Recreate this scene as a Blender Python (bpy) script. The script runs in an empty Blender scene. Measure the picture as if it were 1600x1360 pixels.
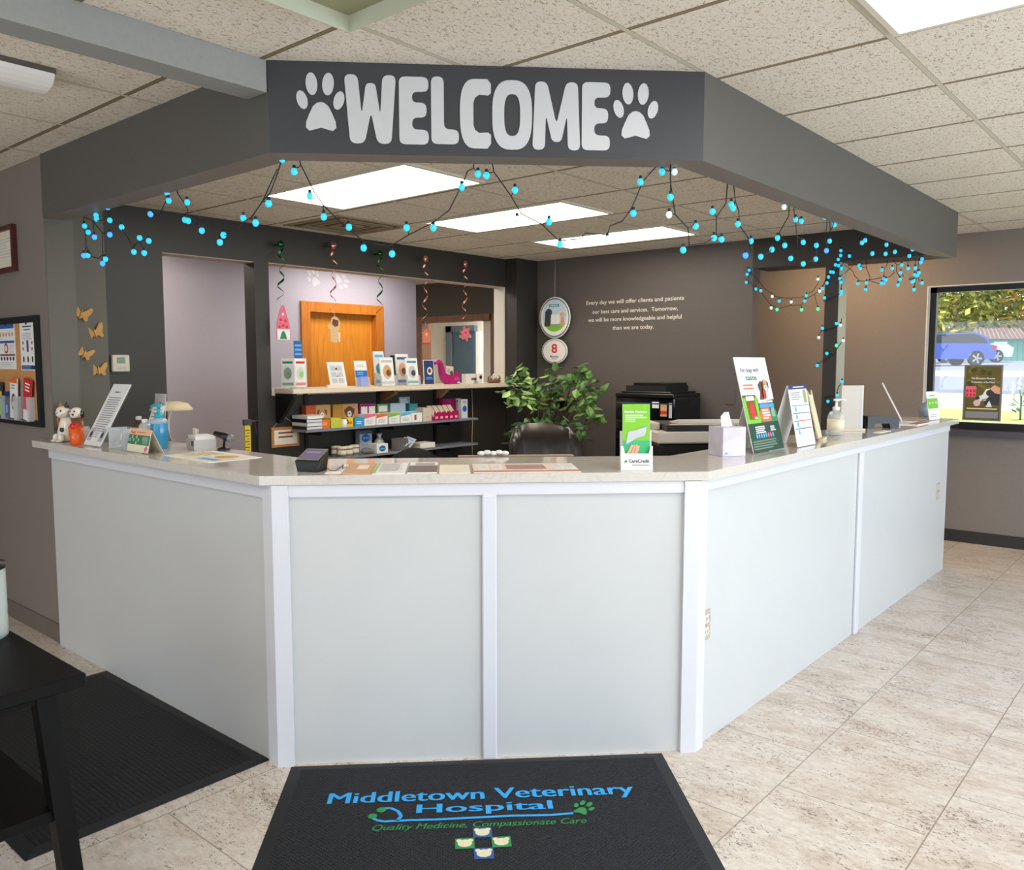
import bpy, math, random
from mathutils import Vector as V, Matrix as M
random.seed(7)
PI = math.pi
S = bpy.context.scene
COL = S.collection

# ------------------------------------------------------------------ camera
F = 1300.0
YAW, PITCH = math.radians(40.6), math.radians(5.0)
EYE = V((0, 0, 1.5))
cam = bpy.data.cameras.new('camera')
cam.sensor_width = 36; cam.lens = F * 36 / 1600; cam.clip_start = 0.05; cam.clip_end = 300
cam_o = bpy.data.objects.new('camera', cam); COL.objects.link(cam_o)
cam_o.location = EYE; cam_o.rotation_euler = (PI / 2 - PITCH, 0, YAW)
S.camera = cam_o
# ------------------------------------------------------------------ exposure
S.view_settings.view_transform = 'Standard'; S.view_settings.look = 'None'
S.view_settings.gamma = 1; S.view_settings.use_curve_mapping = False
S.view_settings.exposure = 0.0
# ------------------------------------------------------------------ sky
W = bpy.data.worlds.new('sky'); S.world = W; W.use_nodes = True
wn = W.node_tree.nodes; wl = W.node_tree.links
bg = wn['Background']
sky = wn.new('ShaderNodeTexSky'); sky.sky_type = 'NISHITA'; sky.sun_disc = False
sky.sun_elevation = math.radians(45); sky.sun_rotation = math.radians(200)
wl.new(sky.outputs[0], bg.inputs[0]); bg.inputs[1].default_value = 0.35
# ------------------------------------------------------------------ sun and daylight
sun = bpy.data.lights.new('sun', 'SUN'); sun.energy = 6.0; sun.angle = 0.01; sun.color = (1, .93, .8)
sun_o = bpy.data.objects.new('sun', sun); COL.objects.link(sun_o)
sun_o.rotation_euler = V((0.55, 0.5, -0.75)).to_track_quat('-Z', 'Y').to_euler()

def area(name, loc, direction, sx, sy, power, color):
    l = bpy.data.lights.new(name, 'AREA'); l.shape = 'RECTANGLE'; l.size = sx; l.size_y = sy
    l.energy = power; l.color = color
    o = bpy.data.objects.new(name, l); COL.objects.link(o)
    o.location = loc; o.rotation_euler = V(direction).to_track_quat('-Z', 'Y').to_euler()
    return o
# storefront daylight on the right, daylight behind the viewer, and an added left fill
area('daylight_storefront', (2.38, 3.5, 1.45), (-1, 0, 0), 6.6, 1.7, 185, (.78, .89, 1))
area('daylight_entrance', (-.4, -2.9, 1.3), (0, 1, 0), 2.6, 2.0, 40, (.80, .90, 1))
area('added_left_fill', (-3.6, -2.95, 1.25), (0, 1, 0), 2.4, 2.1, 62, (.86, .93, 1))  # added fill for the left desk panels and left wall; no entrance known

# ------------------------------------------------------------------ helpers
def ray(x, y):
    fw = V((-math.sin(YAW) * math.cos(PITCH), math.cos(YAW) * math.cos(PITCH), -math.sin(PITCH)))
    rt = V((math.cos(YAW), math.sin(YAW), 0)); up = rt.cross(fw)
    return fw + rt * ((x - 800) / F) - up * ((y - 680) / F)
def at_z(x, y, z): d = ray(x, y); return EYE + d * ((z - EYE.z) / d.z)
def at_x(x, y, X): d = ray(x, y); return EYE + d * ((X - EYE.x) / d.x)
def at_y(x, y, Y): d = ray(x, y); return EYE + d * ((Y - EYE.y) / d.y)
def at_depth(x, y, D): return EYE + ray(x, y) * D
def at_plane(x, y, p0, n): d = ray(x, y); n = V(n); return EYE + d * ((V(p0) - EYE).dot(n) / d.dot(n))

MATS = {}
def lin(c):
    return tuple(((v / 255) / 12.92 if v <= 10 else (((v / 255) + .055) / 1.055) ** 2.4) for v in c)
def mat(name, rgb, rough=.6, metal=0., spec=.5, noise=0., scale=30., bump=0., alpha=None, trans=0., emit=None, estr=0., coat=0.):
    """rgb in 0-255 display values; a light procedural mottling and bump on top."""
    if name in MATS: return MATS[name]
    m = bpy.data.materials.new(name); m.use_nodes = True
    n, l = m.node_tree.nodes, m.node_tree.links
    b = n['Principled BSDF']; c = lin(rgb)
    b.inputs['Base Color'].default_value = (*c, 1)
    b.inputs['Roughness'].default_value = rough; b.inputs['Metallic'].default_value = metal
    b.inputs['Specular IOR Level'].default_value = spec
    b.inputs['Transmission Weight'].default_value = trans; b.inputs['Coat Weight'].default_value = coat
    if alpha is not None: b.inputs['Alpha'].default_value = alpha
    if emit:
        b.inputs['Emission Color'].default_value = (*emit, 1); b.inputs['Emission Strength'].default_value = estr
    if noise or bump:
        t = n.new('ShaderNodeTexCoord'); k = n.new('ShaderNodeTexNoise')
        k.inputs['Scale'].default_value = scale; k.inputs['Detail'].default_value = 4
        l.new(t.outputs['Object'], k.inputs['Vector'])
        if noise:
            r = n.new('ShaderNodeValToRGB')
            r.color_ramp.elements[0].position = .3; r.color_ramp.elements[1].position = .7
            r.color_ramp.elements[0].color = (*[max(0, v * (1 - noise)) for v in c], 1)
            r.color_ramp.elements[1].color = (*[min(1, v * (1 + noise)) for v in c], 1)
            l.new(k.outputs['Fac'], r.inputs['Fac']); l.new(r.outputs['Color'], b.inputs['Base Color'])
        if bump:
            u = n.new('ShaderNodeBump'); u.inputs['Strength'].default_value = bump; u.inputs['Distance'].default_value = .004
            l.new(k.outputs['Fac'], u.inputs['Height']); l.new(u.outputs['Normal'], b.inputs['Normal'])
    MATS[name] = m
    return m

class MB:
    """collects shapes for one mesh; materials by slot"""
    def __init__(s): s.v = []; s.f = []; s.mi = []; s.mats = []; s.sm = []; s.T = M.Identity(4)
    def slot(s, m):
        if m not in s.mats: s.mats.append(m)
        return s.mats.index(m)
    def add(s, vs, fs, m, smooth=False):
        k = len(s.v); i = s.slot(m)
        s.v += [tuple(s.T @ V(v)) for v in vs]
        for f in fs: s.f.append(tuple(k + j for j in f)); s.mi.append(i); s.sm.append(smooth)
    def box(s, x0, x1, y0, y1, z0, z1, m, bev=0.):
        x0, x1 = min(x0, x1), max(x0, x1); y0, y1 = min(y0, y1), max(y0, y1); z0, z1 = min(z0, z1), max(z0, z1)
        if bev <= 0:
            s.add([(x0,y0,z0),(x1,y0,z0),(x1,y1,z0),(x0,y1,z0),(x0,y0,z1),(x1,y0,z1),(x1,y1,z1),(x0,y1,z1)],
                  [(0,3,2,1),(4,5,6,7),(0,1,5,4),(1,2,6,5),(2,3,7,6),(3,0,4,7)], m)
        else:
            b = min(bev, (x1-x0)*.45, (y1-y0)*.45, (z1-z0)*.45)
            def ring(z, d): return [(x0+d+b*0,y0+d,z),(x1-d,y0+d,z),(x1-d,y1-d,z),(x0+d,y1-d,z)]
            def oct_(z, i):   # i=0 inset ring, i=1 full ring with cut corners
                if i == 0: return [(x0+b,y0+b,z),(x0+b,y0+b,z),(x1-b,y0+b,z),(x1-b,y0+b,z),(x1-b,y1-b,z),(x1-b,y1-b,z),(x0+b,y1-b,z),(x0+b,y1-b,z)]
                return [(x0,y0+b,z),(x0+b,y0,z),(x1-b,y0,z),(x1,y0+b,z),(x1,y1-b,z),(x1-b,y1,z),(x0+b,y1,z),(x0,y1-b,z)]
            r = [[(x0+b,y0+b,z0),(x1-b,y0+b,z0),(x1-b,y1-b,z0),(x0+b,y1-b,z0)], oct_(z0+b,1), oct_(z1-b,1),
                 [(x0+b,y0+b,z1),(x1-b,y0+b,z1),(x1-b,y1-b,z1),(x0+b,y1-b,z1)]]
            vs = r[0] + r[1] + r[2] + r[3]; fs = [(3,2,1,0), (20,21,22,23)]
            for j in range(8): fs.append((4+j, 4+(j+1) % 8, 12+(j+1) % 8, 12+j))
            for base, top, fl in ((0, 4, 0), (20, 12, 1)):
                for c in range(4):
                    a, d = top + 2*c, top + 2*c + 1; e = top + (2*c + 2) % 8
                    q1 = (base + c, d, a) if not fl else (base + c, a, d)
                    q2 = (base + c, base + (c+1) % 4, e, d) if not fl else (base + c, d, e, base + (c+1) % 4)
                    fs += [q1, q2]
            s.add(vs, fs, m)
    def prism(s, poly, z0, z1, m, side=None):
        """poly: list of (x,y) counter-clockwise, extruded z0..z1"""
        n = len(poly)
        ar = sum(poly[i][0]*poly[(i+1) % n][1] - poly[(i+1) % n][0]*poly[i][1] for i in range(n))
        if ar < 0: poly = poly[::-1]
        vs = [(x, y, z0) for x, y in poly] + [(x, y, z1) for x, y in poly]
        s.add(vs, [tuple(range(n-1, -1, -1)), tuple(range(n, 2*n))], m)
        s.add(vs, [(i, (i+1) % n, n+(i+1) % n, n+i) for i in range(n)], side or m)
    def tube(s, pts, r, m, seg=6, cap=True, smooth=True):
        pts = [V(p) for p in pts]; n = len(pts)
        rr = r if isinstance(r, (list, tuple)) else [r]*n
        vs = []; up = None
        for i, p in enumerate(pts):
            d = (pts[min(i+1, n-1)] - pts[max(i-1, 0)])
            if d.length < 1e-9: d = V((0, 0, 1))
            d.normalize()
            if up is None:
                up = d.cross(V((0, 0, 1)) if abs(d.z) < .9 else V((1, 0, 0)))
            up = (up - d * up.dot(d)); up.normalize(); w = d.cross(up)
            for k in range(seg):
                a = 2*PI*k/seg; vs.append(p + up*(math.cos(a)*rr[i]) + w*(math.sin(a)*rr[i]))
        fs = [(i*seg+k, i*seg+(k+1) % seg, (i+1)*seg+(k+1) % seg, (i+1)*seg+k) for i in range(n-1) for k in range(seg)]
        if cap: fs += [tuple(range(seg-1, -1, -1)), tuple(range((n-1)*seg, n*seg))]
        s.add(vs, fs, m, smooth)
    def lathe(s, prof, m, seg=20, c=(0, 0, 0), smooth=True, sx=1, sy=1):
        n = len(prof); vs = []
        for r, z in prof:
            for k in range(seg):
                a = 2*PI*k/seg; vs.append((c[0]+r*sx*math.cos(a), c[1]+r*sy*math.sin(a), c[2]+z))
        fs = [(i*seg+k, i*seg+(k+1) % seg, (i+1)*seg+(k+1) % seg, (i+1)*seg+k) for i in range(n-1) for k in range(seg)]
        fs += [tuple(range(seg-1, -1, -1)), tuple(range((n-1)*seg, n*seg))]
        s.add(vs, fs, m, smooth)
    def ball(s, c, r, m, seg=12, rings=8, sx=1, sy=1, sz=1):
        s.lathe([(max(1e-4, r*math.sin(PI*i/rings)), -r*sz*math.cos(PI*i/rings)) for i in range(rings+1)], m, seg, c, True, sx, sy)
    def poly(s, pts, m): s.add(pts, [tuple(range(len(pts)))], m)
    def quad(s, x0, y0, x1, y1, z, m): s.add([(x0,y0,z),(x1,y0,z),(x1,y1,z),(x0,y1,z)], [(0,1,2,3)], m)
    def disc(s, cx, cy, r, z, m, seg=16, sy=1): s.poly([(cx+r*math.cos(2*PI*k/seg), cy+r*sy*math.sin(2*PI*k/seg), z) for k in range(seg)], m)
    def text(s, txt, cx, cy, h, z, m, width=None, bold=0., align='C', depth=0., shear=0.):
        """flat lettering in the local XY plane; h = cap height; centred at cx,cy"""
        c = bpy.data.curves.new('t', 'FONT'); c.body = txt; c.size = h * 1.38; c.offset = bold * h
        c.resolution_u = 3; c.extrude = depth; c.shear = shear
        o = bpy.data.objects.new('t', c); COL.objects.link(o)
        dg = bpy.context.evaluated_depsgraph_get(); me = bpy.data.meshes.new_from_object(o.evaluated_get(dg))
        bpy.data.objects.remove(o); bpy.data.curves.remove(c)
        if len(me.vertices):
            xs = [v.co.x for v in me.vertices]
            x0, x1 = min(xs), max(xs); k = 1.0 if width is None else width / (x1 - x0)
            ox = {'C': (x0+x1)/2, 'L': x0, 'R': x1}[align]
            s.add([((v.co.x-ox)*k+cx, v.co.y-h/2+cy, v.co.z+z) for v in me.vertices], [tuple(p.vertices) for p in me.polygons], m)
        bpy.data.meshes.remove(me)
    def build(s, name, parent=None, origin=None):
        me = bpy.data.meshes.new(name)
        o0 = V(origin) if origin is not None else V((0, 0, 0))
        me.from_pydata([V(v) - o0 for v in s.v], [], s.f)
        for m in s.mats: me.materials.append(m)
        me.polygons.foreach_set('material_index', s.mi); me.polygons.foreach_set('use_smooth', s.sm)
        me.update()
        o = bpy.data.objects.new(name, me); COL.objects.link(o); o.location = o0
        if parent is not None: o.parent = parent
        return o
def frame(origin, xa, ya):
    x = V(xa).normalized(); y = V(ya); y = (y - x*y.dot(x)).normalized(); z = x.cross(y)
    m = M.Identity(4)
    for i in range(3): m[i][0], m[i][1], m[i][2], m[i][3] = x[i], y[i], z[i], origin[i]
    return m
def tag(o, label, cat, group=None):
    o['label'] = label; o['category'] = cat
    if group: o['group'] = group
    return o
def thing(name, label, cat, loc=(0, 0, 0), rz=0., group=None):
    o = bpy.data.objects.new(name, None); COL.objects.link(o); o.empty_display_size = .05
    o.location = loc; o.rotation_euler = (0, 0, rz)
    return tag(o, label, cat, group)
def struct(mb, name):
    o = mb.build(name); o['kind'] = 'structure'; return o
def sub(o, mb, name, label=None):
    """part given in the thing's local coordinates"""
    p = mb.build(name, o)
    if label: p['label'] = label
    return p
def copy_tree(o, parent=None):
    c = o.copy(); COL.objects.link(c)
    if parent is not None: c.parent = parent
    for ch in [x for x in bpy.data.objects if x.parent == o and x is not c]: copy_tree(ch, c)
    return c

# ------------------------------------------------------------------ materials of the setting
def nd(m, kind, **kw):
    n = m.node_tree.nodes.new(kind)
    for k, v in kw.items(): setattr(n, k, v)
    return n
def math_node(m, op, a, b=None, c=None):
    n = nd(m, 'ShaderNodeMath', operation=op)
    for i, v in enumerate((a, b, c)):
        if v is None: continue
        if isinstance(v, (int, float)): n.inputs[i].default_value = v
        else: m.node_tree.links.new(v, n.inputs[i])
    return n.outputs[0]
def mix(m, fac, a, b):
    n = nd(m, 'ShaderNodeMix', data_type='RGBA')
    L = m.node_tree.links
    for s_, v in ((n.inputs[0], fac), (n.inputs[6], a), (n.inputs[7], b)):
        if isinstance(v, (int, float)): s_.default_value = v
        elif isinstance(v, tuple): s_.default_value = (*v, 1)
        else: L.new(v, s_)
    return n.outputs[2]
def noise(m, vec, scale, detail=4, rough=.6, dist=0.):
    n = nd(m, 'ShaderNodeTexNoise'); n.inputs['Scale'].default_value = scale; n.inputs['Detail'].default_value = detail
    n.inputs['Roughness'].default_value = rough; n.inputs['Distortion'].default_value = dist
    m.node_tree.links.new(vec, n.inputs['Vector']); return n.outputs['Fac']
def ramp(m, fac, stops):
    n = nd(m, 'ShaderNodeValToRGB'); e = n.color_ramp.elements
    while len(e) < len(stops): e.new(.5)
    for k, (p, c) in enumerate(stops):
        e[k].position = p; e[k].color = (*c, 1)
    m.node_tree.links.new(fac, n.inputs['Fac']); return n.outputs['Color']

def ceiling_material(name, x0, px_, y0, py_):
    m = bpy.data.materials.new(name); m.use_nodes = True; L = m.node_tree.links
    b = m.node_tree.nodes['Principled BSDF']; b.inputs['Roughness'].default_value = .95; b.inputs['Specular IOR Level'].default_value = .1
    g = nd(m, 'ShaderNodeNewGeometry'); sp = nd(m, 'ShaderNodeSeparateXYZ'); L.new(g.outputs['Position'], sp.inputs[0])
    def dist(c, o, p):
        t = math_node(m, 'DIVIDE', math_node(m, 'SUBTRACT', c, o), p)
        return math_node(m, 'MULTIPLY', math_node(m, 'ABSOLUTE', math_node(m, 'SUBTRACT', t, math_node(m, 'ROUND', t))), p)
    dx, dy = dist(sp.outputs[0], x0, px_), dist(sp.outputs[1], y0, py_)
    mp = nd(m, 'ShaderNodeMapping'); L.new(g.outputs['Position'], mp.inputs[0]); mp.inputs['Rotation'].default_value = (0, 0, .6); mp.inputs['Scale'].default_value = (1, .55, 1)
    fis = noise(m, mp.outputs[0], 105, 3, .6, 1.2); big = noise(m, g.outputs['Position'], 2.2, 2)
    base = mix(m, big, lin((222, 214, 200)), lin((236, 229, 216)))
    pits = ramp(m, fis, [(.0, (1, 1, 1)), (.36, (1, 1, 1)), (.45, (0, 0, 0))])
    tile = mix(m, pits, base, lin((172, 155, 132)))
    gap = math_node(m, 'LESS_THAN', math_node(m, 'MINIMUM', dx, dy), .011)  # tile-edge shadow line put into the colour
    c1 = mix(m, gap, tile, lin((120, 106, 84)))
    tx = math_node(m, 'LESS_THAN', dx, .0095); ty = math_node(m, 'LESS_THAN', dy, .006)
    tee = mix(m, ty, c1, lin((142, 128, 104))); tee = mix(m, tx, tee, lin((203, 197, 178)))
    L.new(tee, b.inputs['Base Color'])
    bp = nd(m, 'ShaderNodeBump'); bp.inputs['Strength'].default_value = .5; bp.inputs['Distance'].default_value = .003
    L.new(fis, bp.inputs['Height']); L.new(bp.outputs[0], b.inputs['Normal'])
    return m
def floor_material():
    m = bpy.data.materials.new('stone_look_vinyl_tile'); m.use_nodes = True; L = m.node_tree.links
    b = m.node_tree.nodes['Principled BSDF']; b.inputs['Specular IOR Level'].default_value = .45
    g = nd(m, 'ShaderNodeNewGeometry'); sp = nd(m, 'ShaderNodeSeparateXYZ'); L.new(g.outputs['Position'], sp.inputs[0])
    cx = math_node(m, 'DIVIDE', math_node(m, 'SUBTRACT', sp.outputs[0], -1.13), .49); col = math_node(m, 'FLOOR', cx)
    par = math_node(m, 'MODULO', math_node(m, 'ADD', col, 40), 2)
    cy = math_node(m, 'DIVIDE', math_node(m, 'SUBTRACT', math_node(m, 'SUBTRACT', sp.outputs[1], 2.49), math_node(m, 'MULTIPLY', math_node(m, 'SUBTRACT', 1, par), .285)), .61)
    row = math_node(m, 'FLOOR', cy)
    ex = math_node(m, 'MULTIPLY', math_node(m, 'ABSOLUTE', math_node(m, 'SUBTRACT', cx, math_node(m, 'ROUND', cx))), .49)
    ey = math_node(m, 'MULTIPLY', math_node(m, 'ABSOLUTE', math_node(m, 'SUBTRACT', cy, math_node(m, 'ROUND', cy))), .61)
    seam = math_node(m, 'LESS_THAN', math_node(m, 'MINIMUM', ex, ey), .0022)
    cmb = nd(m, 'ShaderNodeCombineXYZ'); L.new(math_node(m, 'MULTIPLY', col, 13.7), cmb.inputs[0]); L.new(math_node(m, 'MULTIPLY', row, 7.3), cmb.inputs[1])
    va = nd(m, 'ShaderNodeVectorMath', operation='ADD'); L.new(g.outputs['Position'], va.inputs[0]); L.new(cmb.outputs[0], va.inputs[1])
    mp = nd(m, 'ShaderNodeMapping'); L.new(va.outputs[0], mp.inputs[0]); mp.inputs['Scale'].default_value = (1., 2.0, 1)
    clouds = noise(m, mp.outputs[0], 3.2, 7, .68, .5); fine = noise(m, mp.outputs[0], 22, 6, .7, .4)
    c = ramp(m, clouds, [(.28, lin((160, 140, 120))), (.42, lin((192, 174, 155))), (.55, lin((213, 203, 189))), (.72, lin((184, 169, 154)))])
    c2 = mix(m, .38, c, ramp(m, fine, [(.3, lin((152, 133, 114))), (.6, lin((226, 216, 204)))]))
    mask = noise(m, mp.outputs[0], 2.4, 2); pit = noise(m, mp.outputs[0], 46, 3, .6, 1.6)
    pm = math_node(m, 'LESS_THAN', math_node(m, 'ADD', pit, math_node(m, 'MULTIPLY', math_node(m, 'SUBTRACT', .5, mask), .38)), .385)
    c3 = mix(m, math_node(m, 'MULTIPLY', pm, .85), c2, lin((100, 78, 62)))
    wn_ = nd(m, 'ShaderNodeTexWhiteNoise', noise_dimensions='2D'); L.new(cmb.outputs[0], wn_.inputs['Vector'])
    c4 = mix(m, math_node(m, 'MULTIPLY', wn_.outputs['Value'], .16), c3, lin((188, 168, 148)))
    c5 = mix(m, math_node(m, 'MULTIPLY', seam, .75), c4, lin((120, 100, 80)))
    L.new(c5, b.inputs['Base Color'])
    rr = math_node(m, 'ADD', math_node(m, 'MULTIPLY', fine, .25), .22); L.new(rr, b.inputs['Roughness'])
    bp = nd(m, 'ShaderNodeBump'); bp.inputs['Strength'].default_value = .12; bp.inputs['Distance'].default_value = .002
    L.new(fine, bp.inputs['Height']); L.new(bp.outputs[0], b.inputs['Normal'])
    return m
def quartz_material():
    m = bpy.data.materials.new('veined_quartz'); m.use_nodes = True; L = m.node_tree.links
    b = m.node_tree.nodes['Principled BSDF']; b.inputs['Roughness'].default_value = .07; b.inputs['Specular IOR Level'].default_value = .6
    t = nd(m, 'ShaderNodeTexCoord'); n1 = noise(m, t.outputs['Object'], 3, 8, .6, 1.5); n2 = noise(m, t.outputs['Object'], 60, 3)
    vein = math_node(m, 'LESS_THAN', math_node(m, 'ABSOLUTE', math_node(m, 'SUBTRACT', n1, .5)), .008)
    c = mix(m, n2, lin((198, 190, 180)), lin((216, 210, 202)))
    c = mix(m, math_node(m, 'MULTIPLY', vein, .16), c, lin((160, 145, 128)))
    L.new(c, b.inputs['Base Color']); return m
def wood_material(name, c0, c1, rough=.35, scale=(1, 1, 14), sc=3.):
    m = bpy.data.materials.new(name); m.use_nodes = True; L = m.node_tree.links
    b = m.node_tree.nodes['Principled BSDF']; b.inputs['Roughness'].default_value = rough
    t = nd(m, 'ShaderNodeTexCoord'); mp = nd(m, 'ShaderNodeMapping'); L.new(t.outputs['Object'], mp.inputs[0]); mp.inputs['Scale'].default_value = scale
    n1 = noise(m, mp.outputs[0], sc, 5, .6, .8)
    L.new(ramp(m, n1, [(.3, lin(c0)), (.7, lin(c1))]), b.inputs['Base Color']); return m

gray = mat('taupe_gray_paint', (128, 119, 112), .55, noise=.03, scale=60, bump=.06)
char = mat('charcoal_paint', (46, 43, 39), .5, noise=.04, scale=60, bump=.06)
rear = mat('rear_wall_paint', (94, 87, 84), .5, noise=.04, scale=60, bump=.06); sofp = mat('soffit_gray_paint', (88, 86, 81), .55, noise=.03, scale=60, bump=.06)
slate = mat('slate_charcoal_front', (60, 61, 64), .55, noise=.04, scale=60, bump=.05)
lav = mat('lavender_gray_paint', (176, 168, 178), .6, noise=.02, scale=40)
offwhite = mat('off_white_paint', (214, 208, 196), .6, noise=.02, scale=40)
panelw = mat('white_laminate_panel', (200, 201, 200), .32, noise=.012, scale=5)
trimw = mat('white_trim', (214, 214, 220), .35, noise=.01, scale=9)
basem = mat('black_rubber_base', (46, 44, 44), .5, noise=.06)
basem2 = mat('gray_rubber_base', (110, 100, 92), .5, noise=.06)
black = mat('black_plastic', (10, 10, 12), .35)
blackm = mat('matte_black', (13, 13, 13), .7, noise=.1)
darkmetal = mat('black_metal', (28, 27, 27), .4, .6)
white = mat('white_plastic', (232, 230, 226), .4)
paper = mat('white_paper', (236, 235, 232), .75)
cream = mat('cream_paper', (226, 216, 198), .75)
ceil_m = ceiling_material('ceiling_tile', -.89, .62, 2.925, .61)
ceil_l = ceiling_material('ceiling_tile_left_bay', -.89, .62, 1.58, .61)
ceil_i = ceiling_material('ceiling_tile_reception', -4.46 + .0, .61, 2.80, .61)
floor_m = floor_material(); quartz = quartz_material()

# ------------------------------------------------------------------ room shell
ZC, ZS, ZI = 2.55, 2.235, 2.462
A2, B2, E2y = (-2.60, 1.725), (-1.50, 2.825), 6.58
b = MB(); b.box(-11, 2.42, -3.1, 7.8, -.1, 0, floor_m); b.box(-11, -5.3, 7.8, 12, -.1, 0, floor_m); struct(b, 'floor')
b = MB(); b.box(-2.66, 2.42, -3.1, 7.75, ZC, ZC+.1, ceil_m); struct(b, 'ceiling')
b = MB(); b.box(-8, -2.66, -3.1, 1.80, ZC, ZC+.1, ceil_l); struct(b, 'ceiling.001')
b = MB()
b.prism([(-5.35, 1.80), (-2.66, 1.80), (-1.56, 2.88), (-1.56, 6.5), (-5.35, 6.5)], ZI, ZI+.06, ceil_i); struct(b, 'ceiling.002')
b = MB(); b.box(-11, -5.3, 1.8, 12, ZI+.001, ZI+.1, offwhite); struct(b, 'ceiling.003')
b = MB(); b.box(-5.3, -2.66, 6.5, 7.80, ZC+.001, ZC+.1, offwhite); struct(b, 'ceiling.004')
# soffit over the desk
TH = .115; s2 = math.sqrt(.5)
oA, oB = V(A2), V(B2)
inn = [(-4.3, 1.725+TH), (A2[0]-TH*(math.sqrt(2)-1), 1.725+TH), (-1.50-TH, B2[1]+TH*(math.sqrt(2)-1)), (-1.50-TH, E2y-.30)]
b = MB()
def wallquad(p, q, z0, z1, m):   # vertical quad with outward normal to the right of p->q
    b.add([(p[0], p[1], z0), (q[0], q[1], z0), (q[0], q[1], z1), (p[0], p[1], z1)], [(0, 1, 2, 3)], m)
outl = [(-4.63, 1.725), A2, B2, (-1.50, E2y)]
for (p, q, m_) in ((outl[0], outl[1], sofp), (outl[1], outl[2], slate), (outl[2], outl[3], sofp)): wallquad(p, q, ZS, ZC, m_)  # front face in a darker slate than the two sides
inl = [(-4.63, 1.84)] + inn[1:]
for k in range(3):
    wallquad(inl[k+1], inl[k], ZS, ZC, char)
    b.add([(*outl[k], ZS), (*inl[k], ZS), (*inl[k+1], ZS), (*outl[k+1], ZS)], [(0, 1, 2, 3)], gray)
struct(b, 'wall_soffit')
b = MB(); b.box(-2.885, -1.502, 6.279, E2y-.002, ZS+.001, ZC-.001, char); b.box(-1.56, -1.5015, 6.40, E2y, ZS+.002, ZC-.001, sofp); struct(b, 'wall_soffit_rear')
b = MB(); b.box(-2.725, -2.605, -3.0, 1.722, 2.44, ZC-.001, mat('gray_beam_paint', (146, 147, 144), .55, noise=.03, scale=60, bump=.05)); struct(b, 'trim_1')
# left wall with its stub end
b = MB(); b.box(-8, -4.635, 1.73, 1.87, 0, ZC, gray); b.box(-4.635, -4.63, 1.731, 1.87, 0, ZC, mat('olive_block_and_dimmed_end', (92, 88, 78), .55, noise=.03, scale=60, bump=.05)); b.box(-5.2, -4.90, 1.87, 2.145, 0, ZI, mat('olive_block_and_dimmed_end', (112, 106, 96), .55, noise=.03, scale=60, bump=.05)); struct(b, 'wall_left')  # thin end slab is the gray wall, darkened in colour against lamp light
b = MB(); b.box(-8, -4.632, 1.722, 1.73, 0, .1, basem2); struct(b, 'baseboard_left')
# pass-through wall
b = MB()
X0, X1 = -5.33, -5.20
b.box(X0, X1, 1.87, 2.637, 0, ZI, char); b.box(X0, X1, 2.637, 3.30, 2.20, ZI, char); b.box(X0, X1, 3.30, 3.415, 0, ZI, char)
b.box(X0, X1, 3.415, 5.97, 0, 1.26, char); b.box(X0, X1, 3.415, 5.97, 2.205, ZI, char)
b.box(X0, -5.06, 5.97, 6.32, 0, ZI, char); b.box(X0, X1-.004, 5.955, 5.97, 1.26, 2.205, offwhite)
b.box(X0+.002, X1-.003, 3.41, 5.97, 2.198, 2.206, mat('tan_reveal', (176, 158, 138), .6)); b.box(X0+.002, X1-.003, 2.637, 3.3, 2.194, 2.201, MATS['tan_reveal'])
b.box(X0-.02, X1+.0, 3.417, 5.953, 1.26, 1.311, mat('cream_laminate', (222, 208, 186), .35, noise=.03, scale=30))
struct(b, 'wall_pass')
# rear wall, opening, post
b = MB(); b.box(-5.06, -2.88, 6.28, 6.40, 0, ZI, rear); b.box(-2.31, -2.21, 6.28, 6.45, 0, ZS, char); struct(b, 'wall_rear')
b = MB(); b.box(-2.2099, -2.208, 6.282, 6.45, 0, ZS, mat('daylit_post_side', (176, 172, 150), .6)); struct(b, 'post_lit_side')  # window-facing side of the post, daylight put into its pale colour
# far wall with the window
wx0, wx1, wz0, wz1 = -1.955, .55, .945, 2.135
b = MB(); Yf = 7.66
b.box(-5, wx0, Yf, Yf+.2, 0, ZC, gray); b.box(wx1, 2.42, Yf, Yf+.2, 0, ZC, gray)
b.box(wx0, wx1, Yf, Yf+.2, 0, wz0, gray); b.box(wx0, wx1, Yf, Yf+.2, wz1, ZC, gray); struct(b, 'wall_far')
b = MB(); b.box(-2.2, 2.3, Yf-.012, Yf, 0, .1, basem); struct(b, 'baseboard_far')
b = MB(); b.box(wx0-.002, wx0+.006, Yf-.001, Yf+.13, wz0, wz1, offwhite); b.box(wx0, wx1, Yf-.001, Yf+.13, wz1-.006, wz1+.002, offwhite); struct(b, 'trim_3')
b = MB(); b.box(wx0-.06, wx1+.06, Yf-.09, Yf+.06, wz0-.045, wz0, mat('dark_sill', (72, 70, 78), .35)); struct(b, 'trim_4')
b = MB(); fb = mat('black_window_frame', (14, 14, 15), .4)
y0, y1 = Yf+.075, Yf+.13
b.box(wx0, wx0+.055, y0, y1, wz0, wz1, fb); b.box(wx1-.05, wx1, y0, y1, wz0, wz1, fb)
b.box(wx0, wx1, y0, y1, wz0, wz0+.055, fb); b.box(wx0, wx1, y0, y1, wz1-.05, wz1, fb); w = struct(b, 'window_1')
glass = bpy.data.materials.new('window_glass'); glass.use_nodes = True
gn, gl = glass.node_tree.nodes, glass.node_tree.links; gn.remove(gn['Principled BSDF'])
tr = gn.new('ShaderNodeBsdfTransparent'); gs = gn.new('ShaderNodeBsdfGlossy'); gs.inputs['Roughness'].default_value = .02
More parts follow.
